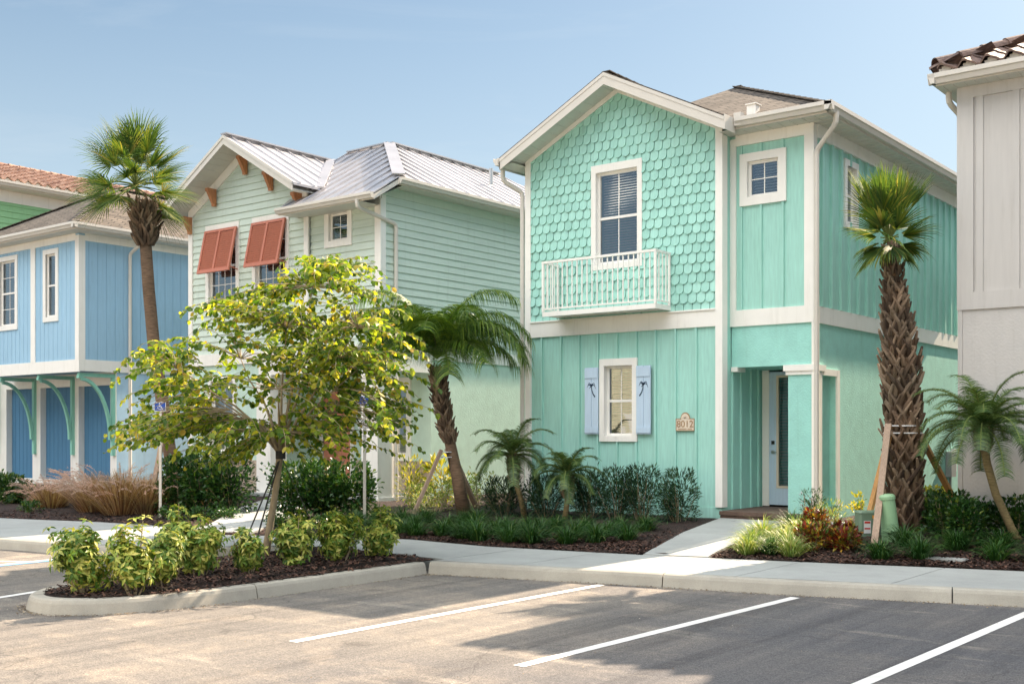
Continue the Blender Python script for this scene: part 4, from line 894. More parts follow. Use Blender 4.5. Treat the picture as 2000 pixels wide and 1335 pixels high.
def white_house():
    H=thing('beach_house','ivory white two storey house with clay tile roof at the right edge','house',(8,4,.3)); T=Matrix.Translation((-8,-4,-.3))
    def bd(mb,name,mat,par=H,sm=False):
        o=mb.build(name,mat,par,sm)
        if par is H: o.matrix_parent_inverse=T
        return o
    XL=3.65; XR=12; F=Wl('F',0); L=Wl('L',XL)
    m=MB(); p=pieces([(XL,3.66),(XR,3.66),(XR,6.52),(XL,6.52)]); sheet(m,F,p,.0); battens(m,F,p,[3.93,4.40,4.87,5.34,5.81],.09,.02); sheet(m,L,[[(0,3.66),(11,3.66),(11,6.52),(0,6.52)]]); bd(m,'board_siding',M['cream'])
    m=MB(); sheet(m,F,[[(XL,.2),(XR,.2),(XR,3.46),(XL,3.46)]]); sheet(m,L,[[(0,.2),(11,.2),(11,3.46),(0,3.46)]]); sheet(m,Wl('B',11),[[(XL,.2),(XR,.2),(XR,6.5),(XL,6.5)]]); sheet(m,Wl('S',XR),[[(0,.2),(11,.2),(11,6.5),(0,6.5)]])
    m.box(5.95,12,-1.4,-.0,.2,6.5); bd(m,'stucco_wall',M['cream_st'])
    t=MB(); tb(t,F,XL-.02,XL+.20,3.66,6.5,.03); tb(t,F,XL-.02,5.94,3.42,3.66,.03); tb(t,F,XL+.2,5.94,6.34,6.5,.028); tb(t,F,XL-.01,XL+.05,.3,3.42,.02); tb(t,L,0,11,3.42,3.66,.02); bd(t,'trim',M['cream'])
    s_=MB(); s_.poly([(3.46,-.28,6.50),(XR,-.28,6.50),(XR,0,6.50),(3.46,0,6.50)]); s_.poly([(3.46,0,6.50),(XL,0,6.50),(XL,11.3,6.5),(3.46,11.3,6.5)])
    for i in range(20): x=3.5+i*.14; s_.box(x,x+.01,-.27,-.0,6.492,6.5)
    bd(s_,'soffit',M['soffit'])
    f=MB(); f.box(3.44,5.9,-.30,-.28,6.50,6.68); f.box(3.44,3.46,-.28,11.3,6.50,6.68); bd(f,'fascia',M['gutter'])
    gt=MB(); gutter_run(gt,(3.345,-.302,6.66),(5.9,-.302,6.66),(0,-1,0),.14,.095); gutter_run(gt,(3.438,-.397,6.66),(3.438,11.3,6.66),(-1,0,0),.14,.095); bd(gt,'gutter',M['gutter'])
    o=downspout(H,[(3.48,.1,6.5),(3.48,.1,6.36),(3.58,.35,6.2),(3.58,.35,.4)],.085,'gutter'); o.matrix_parent_inverse=T
    sl=.42; n_=math.hypot(1,sl); r=MB()
    up=V3((0,1/n_,sl/n_)); nr=V3((0,-sl/n_,1/n_)); tile_slope(r,V3((3.47,-.36,6.67)),V3((1,0,0)),up,nr,5.4,5.5,edge_l=1/n_,edge_r=0)
    up=V3((1/n_,0,sl/n_)); nr=V3((-sl/n_,0,1/n_)); tile_slope(r,V3((3.38,-.34,6.67)),V3((0,1,0)),up,nr,11.9,4.2,edge_l=1/n_,edge_r=1/n_)
    # closing underlay and projecting wing roof
    roof_solid(r,[(3.44,-.28,6.69),(12.6,-.42,6.69),(8,4.4,8.68)],.03); roof_solid(r,[(3.44,-.28,6.69),(8,4.4,8.68),(8,7,8.68),(3.44,11.3,6.69)],.03); roof_solid(r,[(12.6,-.42,6.69),(12.6,11.3,6.69),(8,7,8.68),(8,4.4,8.68)],.03)
    rf=bd(r,'roof',M['tile'])
    w_=MB(); nr=V3((0,-sl/n_,1/n_)); up=V3((0,1/n_,sl/n_)); tile_slope(w_,V3((5.6,-1.9,6.62)),V3((1,0,0)),up,nr,6.6,3.4,edge_l=.5); roof_solid(w_,[(5.6,-1.85,6.6),(12.6,-1.85,6.6),(12.6,1,7.6),(6.8,1,7.6),(5.6,-.4,6.62)],.05); w_.build('wing_roof',M['tile'],rf)
    c=MB(); caps(c,(3.45,-.29,6.79),(7.9,4.23,8.73)); c.build('ridge_cap',M['tile'],rf)
    e=MB(); i=0
    while i<60:   # mortar closures under the first course
        x=3.48+i*.04
        if x>5.9: break
        h=.045*math.sin(2*math.pi*(x-3.47)/.3); e.box(x,x+.04,-.325,-.305,6.66,6.71+h); i+=1
    e.build('eave_closure',M['gutter'],rf)
white_house()
def green_house():
    H=thing('beach_house','leaf green house with terracotta tile roof behind the blue one','house',(-26,6,.3)); T=Matrix.Translation((26,-6,-.3))
    def bd(mb,name,mat,par=H):
        o=mb.build(name,mat,par)
        if par is H: o.matrix_parent_inverse=T
        return o
    XR=-22.75; S=Wl('S',XR); m=MB(); p=pieces([(-.5,.2),(9.5,.2),(9.5,8.65),(-.5,8.65)]); sheet(m,S,p); lap(m,S,p,.2,.17); sheet(m,Wl('F',-.5),[[(-31,.2),(XR,.2),(XR,8.6),(-31,8.6)]]); sheet(m,Wl('B',9.5),[[(-31,.2),(XR,.2),(XR,8.6),(-31,8.6)]]); bd(m,'lap_siding',M['green'])
    t=MB(); tb(t,S,-.5,9.5,8.28,8.62,.03); tb(t,S,-.5,-.35,.2,8.28,.03); bd(t,'trim',M['white'])
    f=MB(); f.box(XR,-22.3,-.9,9.9,8.60,8.62); f.box(-22.31,-22.29,-.9,9.9,8.62,8.76); gutter_run(f,(-22.288,-.9,8.78),(-22.288,9.9,8.78),(1,0,0),.14,.12); bd(f,'gutter',M['gutter'])
    e=MB(); i=0
    while i<270:
        y=-.9+i*.04; h=.045*math.sin(2*math.pi*(y+.9)/.3); e.box(-22.34,-22.325,y,y+.04,8.78,8.83+h); i+=1
    bd(e,'eave_closure',M['white'])
    sl=.33; n_=math.hypot(1,sl); r=MB(); up=V3((-1/n_,0,sl/n_)); nr=V3((sl/n_,0,1/n_)); tile_slope(r,V3((-22.28,-.9,8.79)),V3((0,1,0)),up,nr,10.8,4.4)
    roof_solid(r,[(-22.35,-.9,8.78),(-22.35,9.9,8.78),(-26.5,9.9,10.15),(-26.5,-.9,10.15)],.03); roof_solid(r,[(-26.5,-.9,10.15),(-26.5,9.9,10.15),(-31,9.9,8.7),(-31,-.9,8.7)],.03); rf=bd(r,'roof',M['tile2'])
    c=MB(); caps(c,(-26.5,-.9,10.2),(-26.5,9.9,10.2)); c.build('ridge_cap',M['tile2'],rf)
green_house()
# house across the street: seen in the photograph as a reflection in the panes
def opposite_house(x0,x1,mat,label):
    y=-27.; H=thing('beach_house',label,'house',((x0+x1)/2,y-4,0)); T=Matrix.Translation((-(x0+x1)/2,-(y-4),0))
    def bd(mb,name,mat_,par=H):
        o=mb.build(name,mat_,par)
        if par is H: o.matrix_parent_inverse=T
        return o
    B=Wl('B',y); xm=(x0+x1)/2; w=[(xm-2.2,xm-1.3,4.3,5.9),(xm+1.2,xm+2.1,4.3,5.9),(xm-2.2,xm-1.3,1.2,2.8)]; p=pieces([(x0,.1),(x1,.1),(x1,6.5),(xm,8.4),(x0,6.5)],w); m=MB(); sheet(m,B,p); lap(m,B,p,.1,.18)
    m.box(x0,x1,y-9,y-8.9,.1,6.5); m.box(x0,x0+.05,y-8.9,y,.1,6.5); m.box(x1-.05,x1,y-8.9,y,.1,6.5); bd(m,'lap_siding',mat)
    for q in w: o=window(H,B,*q); o.matrix_parent_inverse=T
    t=MB(); tb(t,B,x0,x0+.15,.1,6.5,.03); tb(t,B,x1-.15,x1,.1,6.5,.03); tb(t,B,xm+.9,xm+1.95,.1,2.5,.03); bd(t,'trim',M['white'])
    r=MB(); roof_solid(r,[(x0-.5,y+.5,6.4),(xm,y+.5,8.7),(xm,y-9.5,8.7),(x0-.5,y-9.5,6.4)],.1); roof_solid(r,[(x1+.5,y+.5,6.4),(xm,y+.5,8.7),(xm,y-9.5,8.7),(x1+.5,y-9.5,6.4)],.1); bd(r,'roof',M['shingle'])
for i,(a,b) in enumerate(((-31,-24.5),(-22.5,-16),(-14,-7.5),(-5.5,1),(3,9.5),(11.5,18))):
    opposite_house(a,b,M['yellow'] if i%2 else M['cream'],('pale yellow' if i%2 else 'ivory white')+' gabled house across the street, %s from the left in its row'%('first','second','third','fourth','fifth','sixth')[i])
# ================================================================== VEGETATION
def rv(s=1): return V3((rnd.uniform(-s,s),rnd.uniform(-s,s),rnd.uniform(-s,s)))
def leaf(mb,p,d,n,L,W_,fold=.25,droop=0):
    """one leaf: folded along its midrib; d = pointing direction, n = upper side"""
    d=d.normalized(); s=d.cross(n)
    if s.length<1e-3: s=d.cross(V3((1,0,.3)))
    s.normalize(); n=s.cross(d).normalized()
    m=p+d*L*.5-n*L*droop*.25; t=p+d*L-n*L*droop; a=m+s*W_*.5+n*W_*fold; b=m-s*W_*.5+n*W_*fold
    k=len(mb.v); mb.v.extend([tuple(p),tuple(a),tuple(t),tuple(b),tuple(m)])
    mb.f+= [(k,k+1,k+4),(k+1,k+2,k+4),(k,k+4,k+3),(k+4,k+2,k+3)]; mb.m+=[0]*4
def rleaf(mb,p,d,n,L,W_,fold=.2):
    """rounder, broad leaf of six outline points"""
    d=d.normalized(); s=d.cross(n)
    if s.length<1e-3: s=V3((1,0,0))
    s.normalize(); n=s.cross(d).normalized(); k=len(mb.v)
    P=[p,p+d*L*.28+s*W_*.46+n*fold*W_*.5,p+d*L*.7+s*W_*.42+n*fold*W_*.5,p+d*L-n*L*.05,p+d*L*.7-s*W_*.42+n*fold*W_*.5,p+d*L*.28-s*W_*.46+n*fold*W_*.5]
    mb.v.extend([tuple(q) for q in P]); mb.f+=[(k,k+1,k+2,k+3),(k,k+3,k+4,k+5)]; mb.m+=[0,0]
def blade(mb,p,d,L,W_,bend=.6,seg=4):
    """grass blade arching under its own weight"""
    d=d.normalized(); h=V3((d.x,d.y,0)); h=h.normalized() if h.length>1e-3 else V3((1,0,0)); s=V3((-h.y,h.x,0)); s=(s+rv(.3)).normalized(); k=len(mb.v); q=V3(p); e=V3(d)
    for i in range(seg+1):
        w_=W_*(1-(i/seg)**1.6)*.5+.0006; mb.v+=[tuple(q-s*w_),tuple(q+s*w_)]; q=q+e*L/seg; e=(e+V3((0,0,-bend*(i+1)/seg))+h*bend*.15).normalized()
    for i in range(seg): mb.f.append((k+2*i,k+2*i+1,k+2*i+3,k+2*i+2)); mb.m.append(0)
def place(o,T0): o.matrix_parent_inverse=Matrix.Translation(-V3(T0)); return o
def ground(px,py,z=.2):
    d=(CAM.z-z)*FP/(py-HZ); q=at(px,py,d); return V3((q.x,q.y,z))
# ---- young orchid tree in the island
def orchid_tree():
    base=V3((-2.05,-6.95,.17)); D=(base-CAM).dot(FWD)
    base=at(517,1092,14.2); base.z=.17
    H=thing('orchid_tree','young spreading tree with yellow green leaves in the kerbed island','tree',base)
    tr=MB(); lf=MB(); D=14.2
    fork=at(548,880,D); 
    tr.tube([base+V3((0,0,-.05)),base.lerp(fork,.25)+V3((.0,.01,0)),base.lerp(fork,.6)+V3((.02,0,0)),fork],[.055,.048,.042,.046],10)
    limbs=[((450,800),-.5),((470,700),.2),((560,640),-.3),((640,640),.4),((700,720),-.3),((390,760),.6),((610,560),.1),((545,760),-.9),((655,790),.7),((500,820),.8),((700,640),-.6),((350,720),-.2)]
    # crown outline as overlapping ellipses in the picture (centre, radii), each with real depth
    EL=[((520,745),(215,105)),((350,730),(105,75)),((660,760),(150,75)),((640,600),(145,85)),((500,600),(110,40)),((690,680),(120,80)),((300,830),(60,30)),((590,850),(110,35)),((740,800),(50,40)),((640,530),(90,35)),((430,860),(85,40)),((560,680),(140,70)),((660,690),(120,60))]
    tips=[]
    while len(tips)<600:
        (c,r_)=EL[min(len(EL)-1,int(rnd.random()**1.0*len(EL)))]; a=rnd.uniform(0,6.28); q=rnd.random()**.5
        px=c[0]+r_[0]*q*math.cos(a); py=c[1]+r_[1]*q*math.sin(a); tips.append((px,py,rnd.uniform(-1,1)*(1.35 if q<.7 else .9)))
    tips+= [(245,862,-.3),(262,845,.2),(275,715,.1),(330,690,.4),(400,640,0),(425,585,.1),(640,505,0),(720,520,.2),(740,550,-.1),(810,690,.2),(825,740,0),(800,655,-.2),(820,790,-.5),(790,860,-.3),(760,880,.2),(480,570,.3),(455,610,-.4),(580,500,.1),(700,500,-.2)]
    L=[]
    for (q,dz) in limbs:
        e=at(q[0],q[1],D+dz); mid=fork.lerp(e,.45)+V3((rnd.uniform(-.05,.05),rnd.uniform(-.05,.05),.10)); pts=[fork-V3((0,0,.05)),fork.lerp(mid,.5)+V3((0,0,.03)),mid,mid.lerp(e,.5)+rv(.04),e]; tr.tube(pts,[.026,.019,.013,.009,.006],7); L.append(pts)
    allp=[p for l in L for p in l[1:]]
    UP=V3((0,0,1))
    for (px,py,dz) in tips:
        e=at(px,py,D+dz); s=min(allp,key=lambda p:(p-e).length+1.3*abs(p.z-e.z-.02))
        v=e-s; n_=max(4,int(v.length/.10)); out=V3((v.x,v.y,0)); 
        out=out.normalized() if out.length>.05 else V3((rnd.uniform(-1,1),rnd.uniform(-1,1),0)).normalized()
        pts=[s,s.lerp(e,.35)+V3((0,0,.05))+rv(.02),s.lerp(e,.7)+V3((0,0,.06)),e,e+out*.14-V3((0,0,.05)),e+out*.24-V3((0,0,.14))]
        tr.tube(pts,[.006,.005,.004,.003,.0025,.002],4,cap=False)
        tot=[(pts[i],pts[i+1]) for i in range(1,5)]
        for a,b in tot:
            k=max(2,int((b-a).length/.05)); 
            for i in range(k):
                p=a.lerp(b,(i+rnd.random())/k); d=(b-a).normalized()
                _w=p-CAM; _d=_w.dot(FWD); _x=1000+FP*_w.dot(RGT)/_d; _y=HZ-FP*_w.z/_d
                if (296<_x<332 and 768<_y<806) or (692<_x<732 and 760<_y<840 and rnd.random()<.85): continue      # twigs pruned clear of the signs
                for sg in (-1,1):
                    if rnd.random()<.2: continue
                    s_=d.cross(UP); s_=s_.normalized()*sg if s_.length>.01 else V3((sg,0,0))
                    dd=(s_*rnd.uniform(.4,1.)+d*rnd.uniform(.0,.6)+V3((0,0,rnd.uniform(-1.1,.15)))+rv(.2)); l=rnd.uniform(.058,.105)
                    rleaf(lf,p,dd,(UP*1.0+rv(.6)+s_*-.3),l,l*rnd.uniform(.62,.85),rnd.uniform(-.1,.5))
    place(tr.build('trunk',M['bark'],H,True),base); place(lf.build('crown',M['l_tree'],H),base)
    # guy straps from the fork
    g=thing('tree_guy_straps','black guy straps tied from the young island tree to the mulch','strap',fork-V3((0,0,.03)))
    for q in ((462,1098),(488,1100),(640,1085)):
        m=MB(); e=ground(q[0],q[1],.18); m.bar(fork-V3((0,0,.06)),e,.020,.006); place(m.build('strap',M['black'],g),fork-V3((0,0,.03)))
    m=MB(); m.tube([fork+V3((0,0,-.1)),fork+V3((0,0,.0))],.062,10); place(m.build('strap_collar',M['black'],g),fork-V3((0,0,.03)))
orchid_tree()
# ---- fan palms
def fan(mb,st,p,az,el,pet,rad,n=34,spread=2.3,droop=.5,wd=.035,fold=0):
    """a costapalmate leaf: petiole and a fan of folded segments with hanging tips"""
    d=V3((math.cos(az)*math.cos(el),math.sin(az)*math.cos(el),math.sin(el)))
    a=V3(p); e=V3(d); pts=[a]
    for i in range(4): e=(e+V3((0,0,-.10*droop))).normalized(); pts.append(pts[-1]+e*pet/4)
    st.tube(pts,[.018,.014,.012,.010,.008],5,cap=False)
    c=pts[-1]; s=e.cross(V3((0,0,1))); s=s.normalized() if s.length>.05 else V3((1,0,0)); u=s.cross(e).normalized(); s=(s+u*fold).normalized()
    for i in range(n):
        t=(i/(n-1)-.5)*spread; l=rad*(1-.30*abs(t)/(spread/2))*rnd.uniform(.88,1.08); dd=(e*math.cos(t)+s*math.sin(t)).normalized()
        # cupped
        dd=(dd+u*(.25*math.cos(t)-.1)).normalized(); q=V3(c)+e*.10*math.cos(t); n0=u; k=len(mb.v); seg=5; w_=wd; sd_=dd.cross(u).normalized(); x=V3(dd)
        for j in range(seg+1):
            f=(j/seg); ww=w_*(.45+1.2*f if f<.45 else .99*(1-(f-.45)/.55)**.8)*.5+.0008
            mb.v+=[tuple(q-sd_*ww-u*ww*.35),tuple(q+u*ww*.35),tuple(q+sd_*ww-u*ww*.35)]; q=q+x*l/seg; x=(x+V3((0,0,-droop*(f**2.2)*1.1+0))+rv(.03)).normalized()
        for j in range(seg):
            b=k+3*j; mb.f+=[(b,b+1,b+4,b+3),(b+1,b+2,b+5,b+4)]; mb.m+=[0,0]
def boots(mb,pts,rad,n_row,n_round,L=.22,wd=.09,z0=0,z1=1,lift=.5):
    """old split leaf bases crossing over each other up the trunk"""
    P=[V3(p) for p in pts]; cum=[0]
    for a,b in zip(P,P[1:]): cum.append(cum[-1]+(b-a).length)
    def pos(t):
        s=t*cum[-1]
        for i in range(len(P)-1):
            if s<=cum[i+1]: f=(s-cum[i])/(cum[i+1]-cum[i]); return P[i].lerp(P[i+1],f),(P[i+1]-P[i]).normalized()
        return P[-1],(P[-1]-P[-2]).normalized()
    for r_ in range(n_row):
        t=z0+(z1-z0)*r_/n_row; c,ax=pos(t); R_=rad(t) if callable(rad) else rad; sc=1-(.55*max(0,(t-.55)/.45) if callable(rad) else 0)
        for k in range(n_round):
            a=2*math.pi*(k+.5*(r_%2))/n_round+rnd.uniform(-.12,.12); o=V3((math.cos(a),math.sin(a),0)); s=V3((-math.sin(a),math.cos(a),0))
            for sg in (-1,1):
                # each leaf base is split: two arms going up and to the sides
                b0=c+o*R_*.92+s*sg*.01+ax*rnd.uniform(-.02,.02); l=L*sc*rnd.uniform(.75,1.2); tip=b0+ax*l*.82+s*sg*l*rnd.uniform(.38,.62)+o*l*rnd.uniform(lift*.4,lift); w_=wd*(.4+.6*sc)*rnd.uniform(.7,1.1)
                mid=b0.lerp(tip,.5)+o*l*.10
                mb.tube([b0-ax*.03,b0.lerp(mid,.6),mid,tip],[w_*.50,w_*.46,w_*.36,w_*.20],6)
def sabal_left():
    D=22.6; base=at(345,1000,D); base.z=.3
    H=thing('cabbage_palm','tall slim cabbage palm with round crown before the blue house','palm',base)
    pts=[base,at(335,905,D),at(318,790,D),at(300,670,D),at(290,560,D),at(284,470,D)]; m=MB(); m.tube(pts,[.145,.130,.125,.120,.118,.115],14); place(m.build('trunk',M['ptrunk'],H,True),base)
    top=at(279,392,D); m=MB(); m.tube([pts[-1],top],[.13,.16],10); boots(m,[pts[-1]-V3((0,0,.05)),top],.15,7,8,.26,.08,0,1,.7); place(m.build('leaf_bases',M['l_boot'],H),base)
    m=MB(); st=MB(); c=at(264,368,D)
    for i in range(46):
        t=i/45; el=R(88-110*t**1.15+rnd.uniform(-8,8)); az=i*2.399+rnd.uniform(-.2,.2); fan(m,st,c+V3((0,0,.15*(1-t))),az,el,rnd.uniform(.40,.66),rnd.uniform(.62,.90),26,2.7,rnd.uniform(.7,1.3),.026,rnd.uniform(-.8,.8))
    st.v and m.v; cr=m.build('crown',M['l_palm'],H); place(cr,base); s=st.build('stalk',M['stalk'],cr,True); s.matrix_parent_inverse=Matrix.Identity(4)
    b=thing('timber_tree_brace','weathered timber props strapped round the slim cabbage palm','brace',at(318,1000,D))
    B0=at(318,1000,D)
    for q,r_ in (((290,1000,21.9),(322,832,22.45)),((352,1000,23.3),(331,830,22.75))): m=MB(); m.bar(at(*q),at(*r_),.09,.05); place(m.build('prop',M['wood'],b),B0)
    m=MB(); c=at(326,838,D); m.tube([c-V3((0,0,.05)),c+V3((0,0,.05))],.165,12); place(m.build('strap',M['black'],b),B0)
sabal_left()
def sabal_right():
    D=15.8; base=at(1768,1040,D); base.z=.32
    H=thing('cabbage_palm','thick cabbage palm with crisscross boots and sparse upright fronds','palm',base)
    pts=[base,at(1766,960,D),at(1764,840,D),at(1759,700,D),at(1748,575,D),at(1740,470,D)]; m=MB(); m.tube(pts,[.18,.17,.165,.145,.09,.055],14); tr=place(m.build('trunk',M['ptrunk'],H,True),base)
    rad=lambda t: .180-.015*t if t<.58 else .171-.29*(t-.58)
    m=MB(); boots(m,pts,rad,31,8,.31,.080,0,.99,.30); place(m.build('leaf_bases',M['l_boot'],H),base)
    m=MB(); st=MB(); c=at(1737,468,D)
    for i,(az,el,pet,rd,dr,sp) in enumerate([(-2.4,70,.55,.62,.25,1.1),(2.6,78,.62,.66,.2,1.0),(.6,80,.6,.66,.2,1.0),(-.7,70,.55,.62,.3,1.1),(-2.9,58,.5,.66,.5,1.5),(-2.6,60,.65,.62,.5,1.5),(.2,66,.7,.60,.4,1.4),(.9,62,.5,.55,.5,1.4),(-1.4,66,.5,.60,.4,1.3),(1.8,68,.55,.62,.3,1.2),(-2.9,8,.18,.48,1.2,1.5),(3.0,-10,.16,.5,1.2,1.4),(.3,5,.16,.46,1.2,1.2),(-.5,5,.2,.5,1.2,1.2),(-1.8,-5,.2,.55,1.2,1.4),(-2.5,-15,.15,.55,1.2,1.3),(-1.2,72,.6,.6,.3,1.2),(.2,74,.5,.62,.3,1.2),(3.0,66,.6,.62,.35,1.3),(-2.2,40,.4,.6,.7,1.5),(1.2,45,.4,.6,.7,1.4),(2.2,-10,.2,.5,1.2,1.3),(3.1,62,.75,.62,.4,1.3),(-.1,60,.75,.62,.4,1.3),(1.5,75,.9,.6,.2,1.2),(-2.7,40,.25,.58,.6,1.7),(.1,40,.25,.56,.6,1.7),(-1.4,45,.25,.6,.5,1.7),(1.6,50,.3,.55,.5,1.6),(2.5,35,.22,.55,.8,1.6),(-.6,28,.22,.55,.8,1.6),(-2.0,58,.45,.62,.4,1.5),(-2.2,60,.6,.66,.4,1.3),(-.9,-25,.2,.5,1.0,1.3),(2.8,-30,.2,.5,1.0,1.3),(-1.9,20,.3,.6,1.0,1.5)]):
        # azimuths above are relative to the camera's right
        fan(m,st,c,az+math.atan2(.617,.787),R(el),pet*.60,rd*.95,22,sp*1.15,dr*1.35,.026,rnd.uniform(-.9,.9))
    cr=place(m.build('crown',M['l_palm'],H),base); st.build('stalk',M['stalk'],cr,True)
    b=thing('timber_tree_brace','three timber props leaning on the thick palm, two of fresh pine','brace',(base.x,base.y,.3)); B0=V3((base.x,base.y,.3))
    for q,r_,mt in (((1690,1035,15.6),(1741,832,15.75),'wood2'),((1708,1062,14.7),(1735,828,15.55),'wood'),((1868,985,16.6),(1786,828,15.85),'wood2')): m=MB(); m.bar(at(*q),at(*r_),.085,.045); place(m.build('prop',M[mt],b),B0)
    for z in (831,845): m=MB(); c=at(1763,z,D); m.tube([c-V3((0,0,.008)),c+V3((0,0,.008))],.265,14); place(m.build('strap',M['signwhite'],b),B0)
sabal_right()
# ---- feather palms
def frond(mb,st,p,az,el,L,arch,ll,n,ldroop,w_=.012,up0=.3,twist=0):
    d=V3((math.cos(az)*math.cos(el),math.sin(az)*math.cos(el),math.sin(el))); q=V3(p); seg=12; pts=[V3(q)]; ds=[V3(d)]
    for i in range(seg): d=(d+V3((0,0,-arch*(.4+1.2*i/seg)/seg*2))).normalized(); q=q+d*L/seg; pts.append(V3(q)); ds.append(V3(d))
    st.tube(pts,[.014*(1-.8*i/seg)+.002 for i in range(seg+1)],4,cap=False)
    for i in range(n):
        t=.12+.88*(i+.5)/n; f=t*seg; a=int(min(f,seg-1)); c=pts[a].lerp(pts[a+1],f-a); dd=ds[a]
        s=dd.cross(V3((0,0,1))); s=s.normalized() if s.length>.05 else V3((-math.sin(az),math.cos(az),0))
        l=ll*(math.sin(min(1,.25+t*1.05)*math.pi*.86))**.6*rnd.uniform(.85,1.1)
        for sg in (-1,1):
            x=(s*sg*1.0+dd*.55+V3((0,0,up0))+rv(.12)).normalized(); k=len(mb.v); y=V3(c); S=4; wv=dd
            for j in range(S+1):
                ww=w_*(1-(j/S)**1.5)*.5+.0008; mb.v+=[tuple(y-wv*ww),tuple(y+wv*ww)]; y=y+x*l/S; x=(x+V3((0,0,-ldroop*(j+1)/S))).normalized()
            for j in range(S): mb.f.append((k+2*j,k+2*j+1,k+2*j+3,k+2*j+2)); mb.m.append(0)
def queen_palm():
    D=19.6; base=at(907,1010,D); base.z=.28; H=thing('queen_palm','shaggy feather palm with drooping fronds before the sage green house','palm',base)
    pts=[base,at(893,930,D),at(878,860,D),at(862,785,D),at(855,715,D)]; m=MB(); m.tube(pts,[.13,.105,.095,.09,.07],12); place(m.build('trunk',M['ptrunk'],H,True),base)
    m=MB(); boots(m,pts[2:],.10,13,7,.17,.055,0,1,.4); place(m.build('leaf_bases',M['l_boot'],H),base)
    m=MB(); st=MB(); c=at(854,705,D); ca=math.atan2(.617,.787)
    fr=[(0.05,62,2.0,1.25),(.35,56,1.9,1.2),(-.35,58,1.9,1.3),(math.pi-.05,62,2.1,1.2),(math.pi+.35,58,2.0,1.2),(math.pi-.4,56,2.0,1.3),(.2,48,1.9,1.2),(2.9,48,1.9,1.2),(-1.1,66,1.6,.95),(-1.6,60,1.5,1.0),(-2.0,66,1.6,.95),(1.2,66,1.6,.9),(1.8,68,1.6,.9),(2.3,62,1.7,.9),(.8,60,1.7,.9),(.1,74,1.9,1.15),(3.1,74,1.9,1.15),(-.7,40,1.3,1.0),(-2.5,42,1.35,1.0),(-1.3,35,1.1,1.1),(.15,40,1.5,.9),(2.95,42,1.55,.9)]
    for az,el,l,ar in fr: frond(m,st,c+V3((0,0,.05)),az+ca+rnd.uniform(-.1,.1),R(el+rnd.uniform(-4,4)),l*1.05,ar*1.12,.74,120,1.6,.015,.05)
    cr=place(m.build('crown',M['l_queen'],H),base); st.build('stalk',M['stalk'],cr,True)
    b=thing('timber_tree_brace','grey timber props leaning on the shaggy feather palm','brace',at(860,1000,D)); B0=at(860,1000,D)
    for q,r_ in (((808,1003,19.3),(862,878,19.45)),((922,1003,19.9),(872,876,19.7)),((936,1003,20.6),(880,876,19.9))): m=MB(); m.bar(at(*q),at(*r_),.095,.05); place(m.build('prop',M['wood'],b),B0)
    for z in (882,892): m=MB(); c=at(870,z,D); m.tube([c-V3((0,0,.006)),c+V3((0,0,.006))],.15,12); place(m.build('strap',M['signwhite'],b),B0)
queen_palm()
def pygmy(pts,D,label,crown,L,n=22,ll=.17,trunk='ptrunk2',r0=.045,el0=70,zb=.3):
    P=[at(x,y,D) for x,y in pts]; P[0].z=zb; base=P[0]; H=thing('pygmy_date_palm',label,'palm',base,'pygmy date palms')
    m=MB(); m.tube(P,[r0*1.15]+[r0]*(len(P)-2)+[r0*1.05],10); place(m.build('trunk',M[trunk],H,True),base)
    c=at(crown[0],crown[1],D); m=MB(); m.tube([P[-1]-V3((0,0,.02)),c],[r0*1.2,r0*2.0],9); boots(m,[P[-1]-V3((0,0,.03)),c],r0*1.5,7,7,.10,.03,0,1,.6); place(m.build('leaf_bases',M['l_boot'],H),base)
    m=MB(); st=MB()
    for i in range(n):
        t=i/(n-1); frond(m,st,c,i*2.399+rnd.uniform(-.15,.15),R(el0-70*t+rnd.uniform(-6,6)),L*rnd.uniform(.9,1.2),.95+.3*t,ll*1.3,74,.75,.0095,.25)
    cr=place(m.build('crown',M['l_pyg'],H),base); st.build('stalk',M['stalk'],cr,True)
pygmy([(1025,1020),(1018,975),(1005,935)],18.9,'pygmy date palm by the left corner of the mint house',(1000,888),.80)
pygmy([(1103,1015),(1107,985),(1109,965)],18.4,'smaller pygmy date palm under the blue shutters of the mint house',(1108,928),.66,20,.15)
pygmy([(1998,1075),(1975,1030),(1945,965),(1928,905),(1922,870)],14.6,'pygmy date palm with long bent trunk before the ivory house',(1920,838),.92,32,.20,'ptrunk2',.05,75,.22)
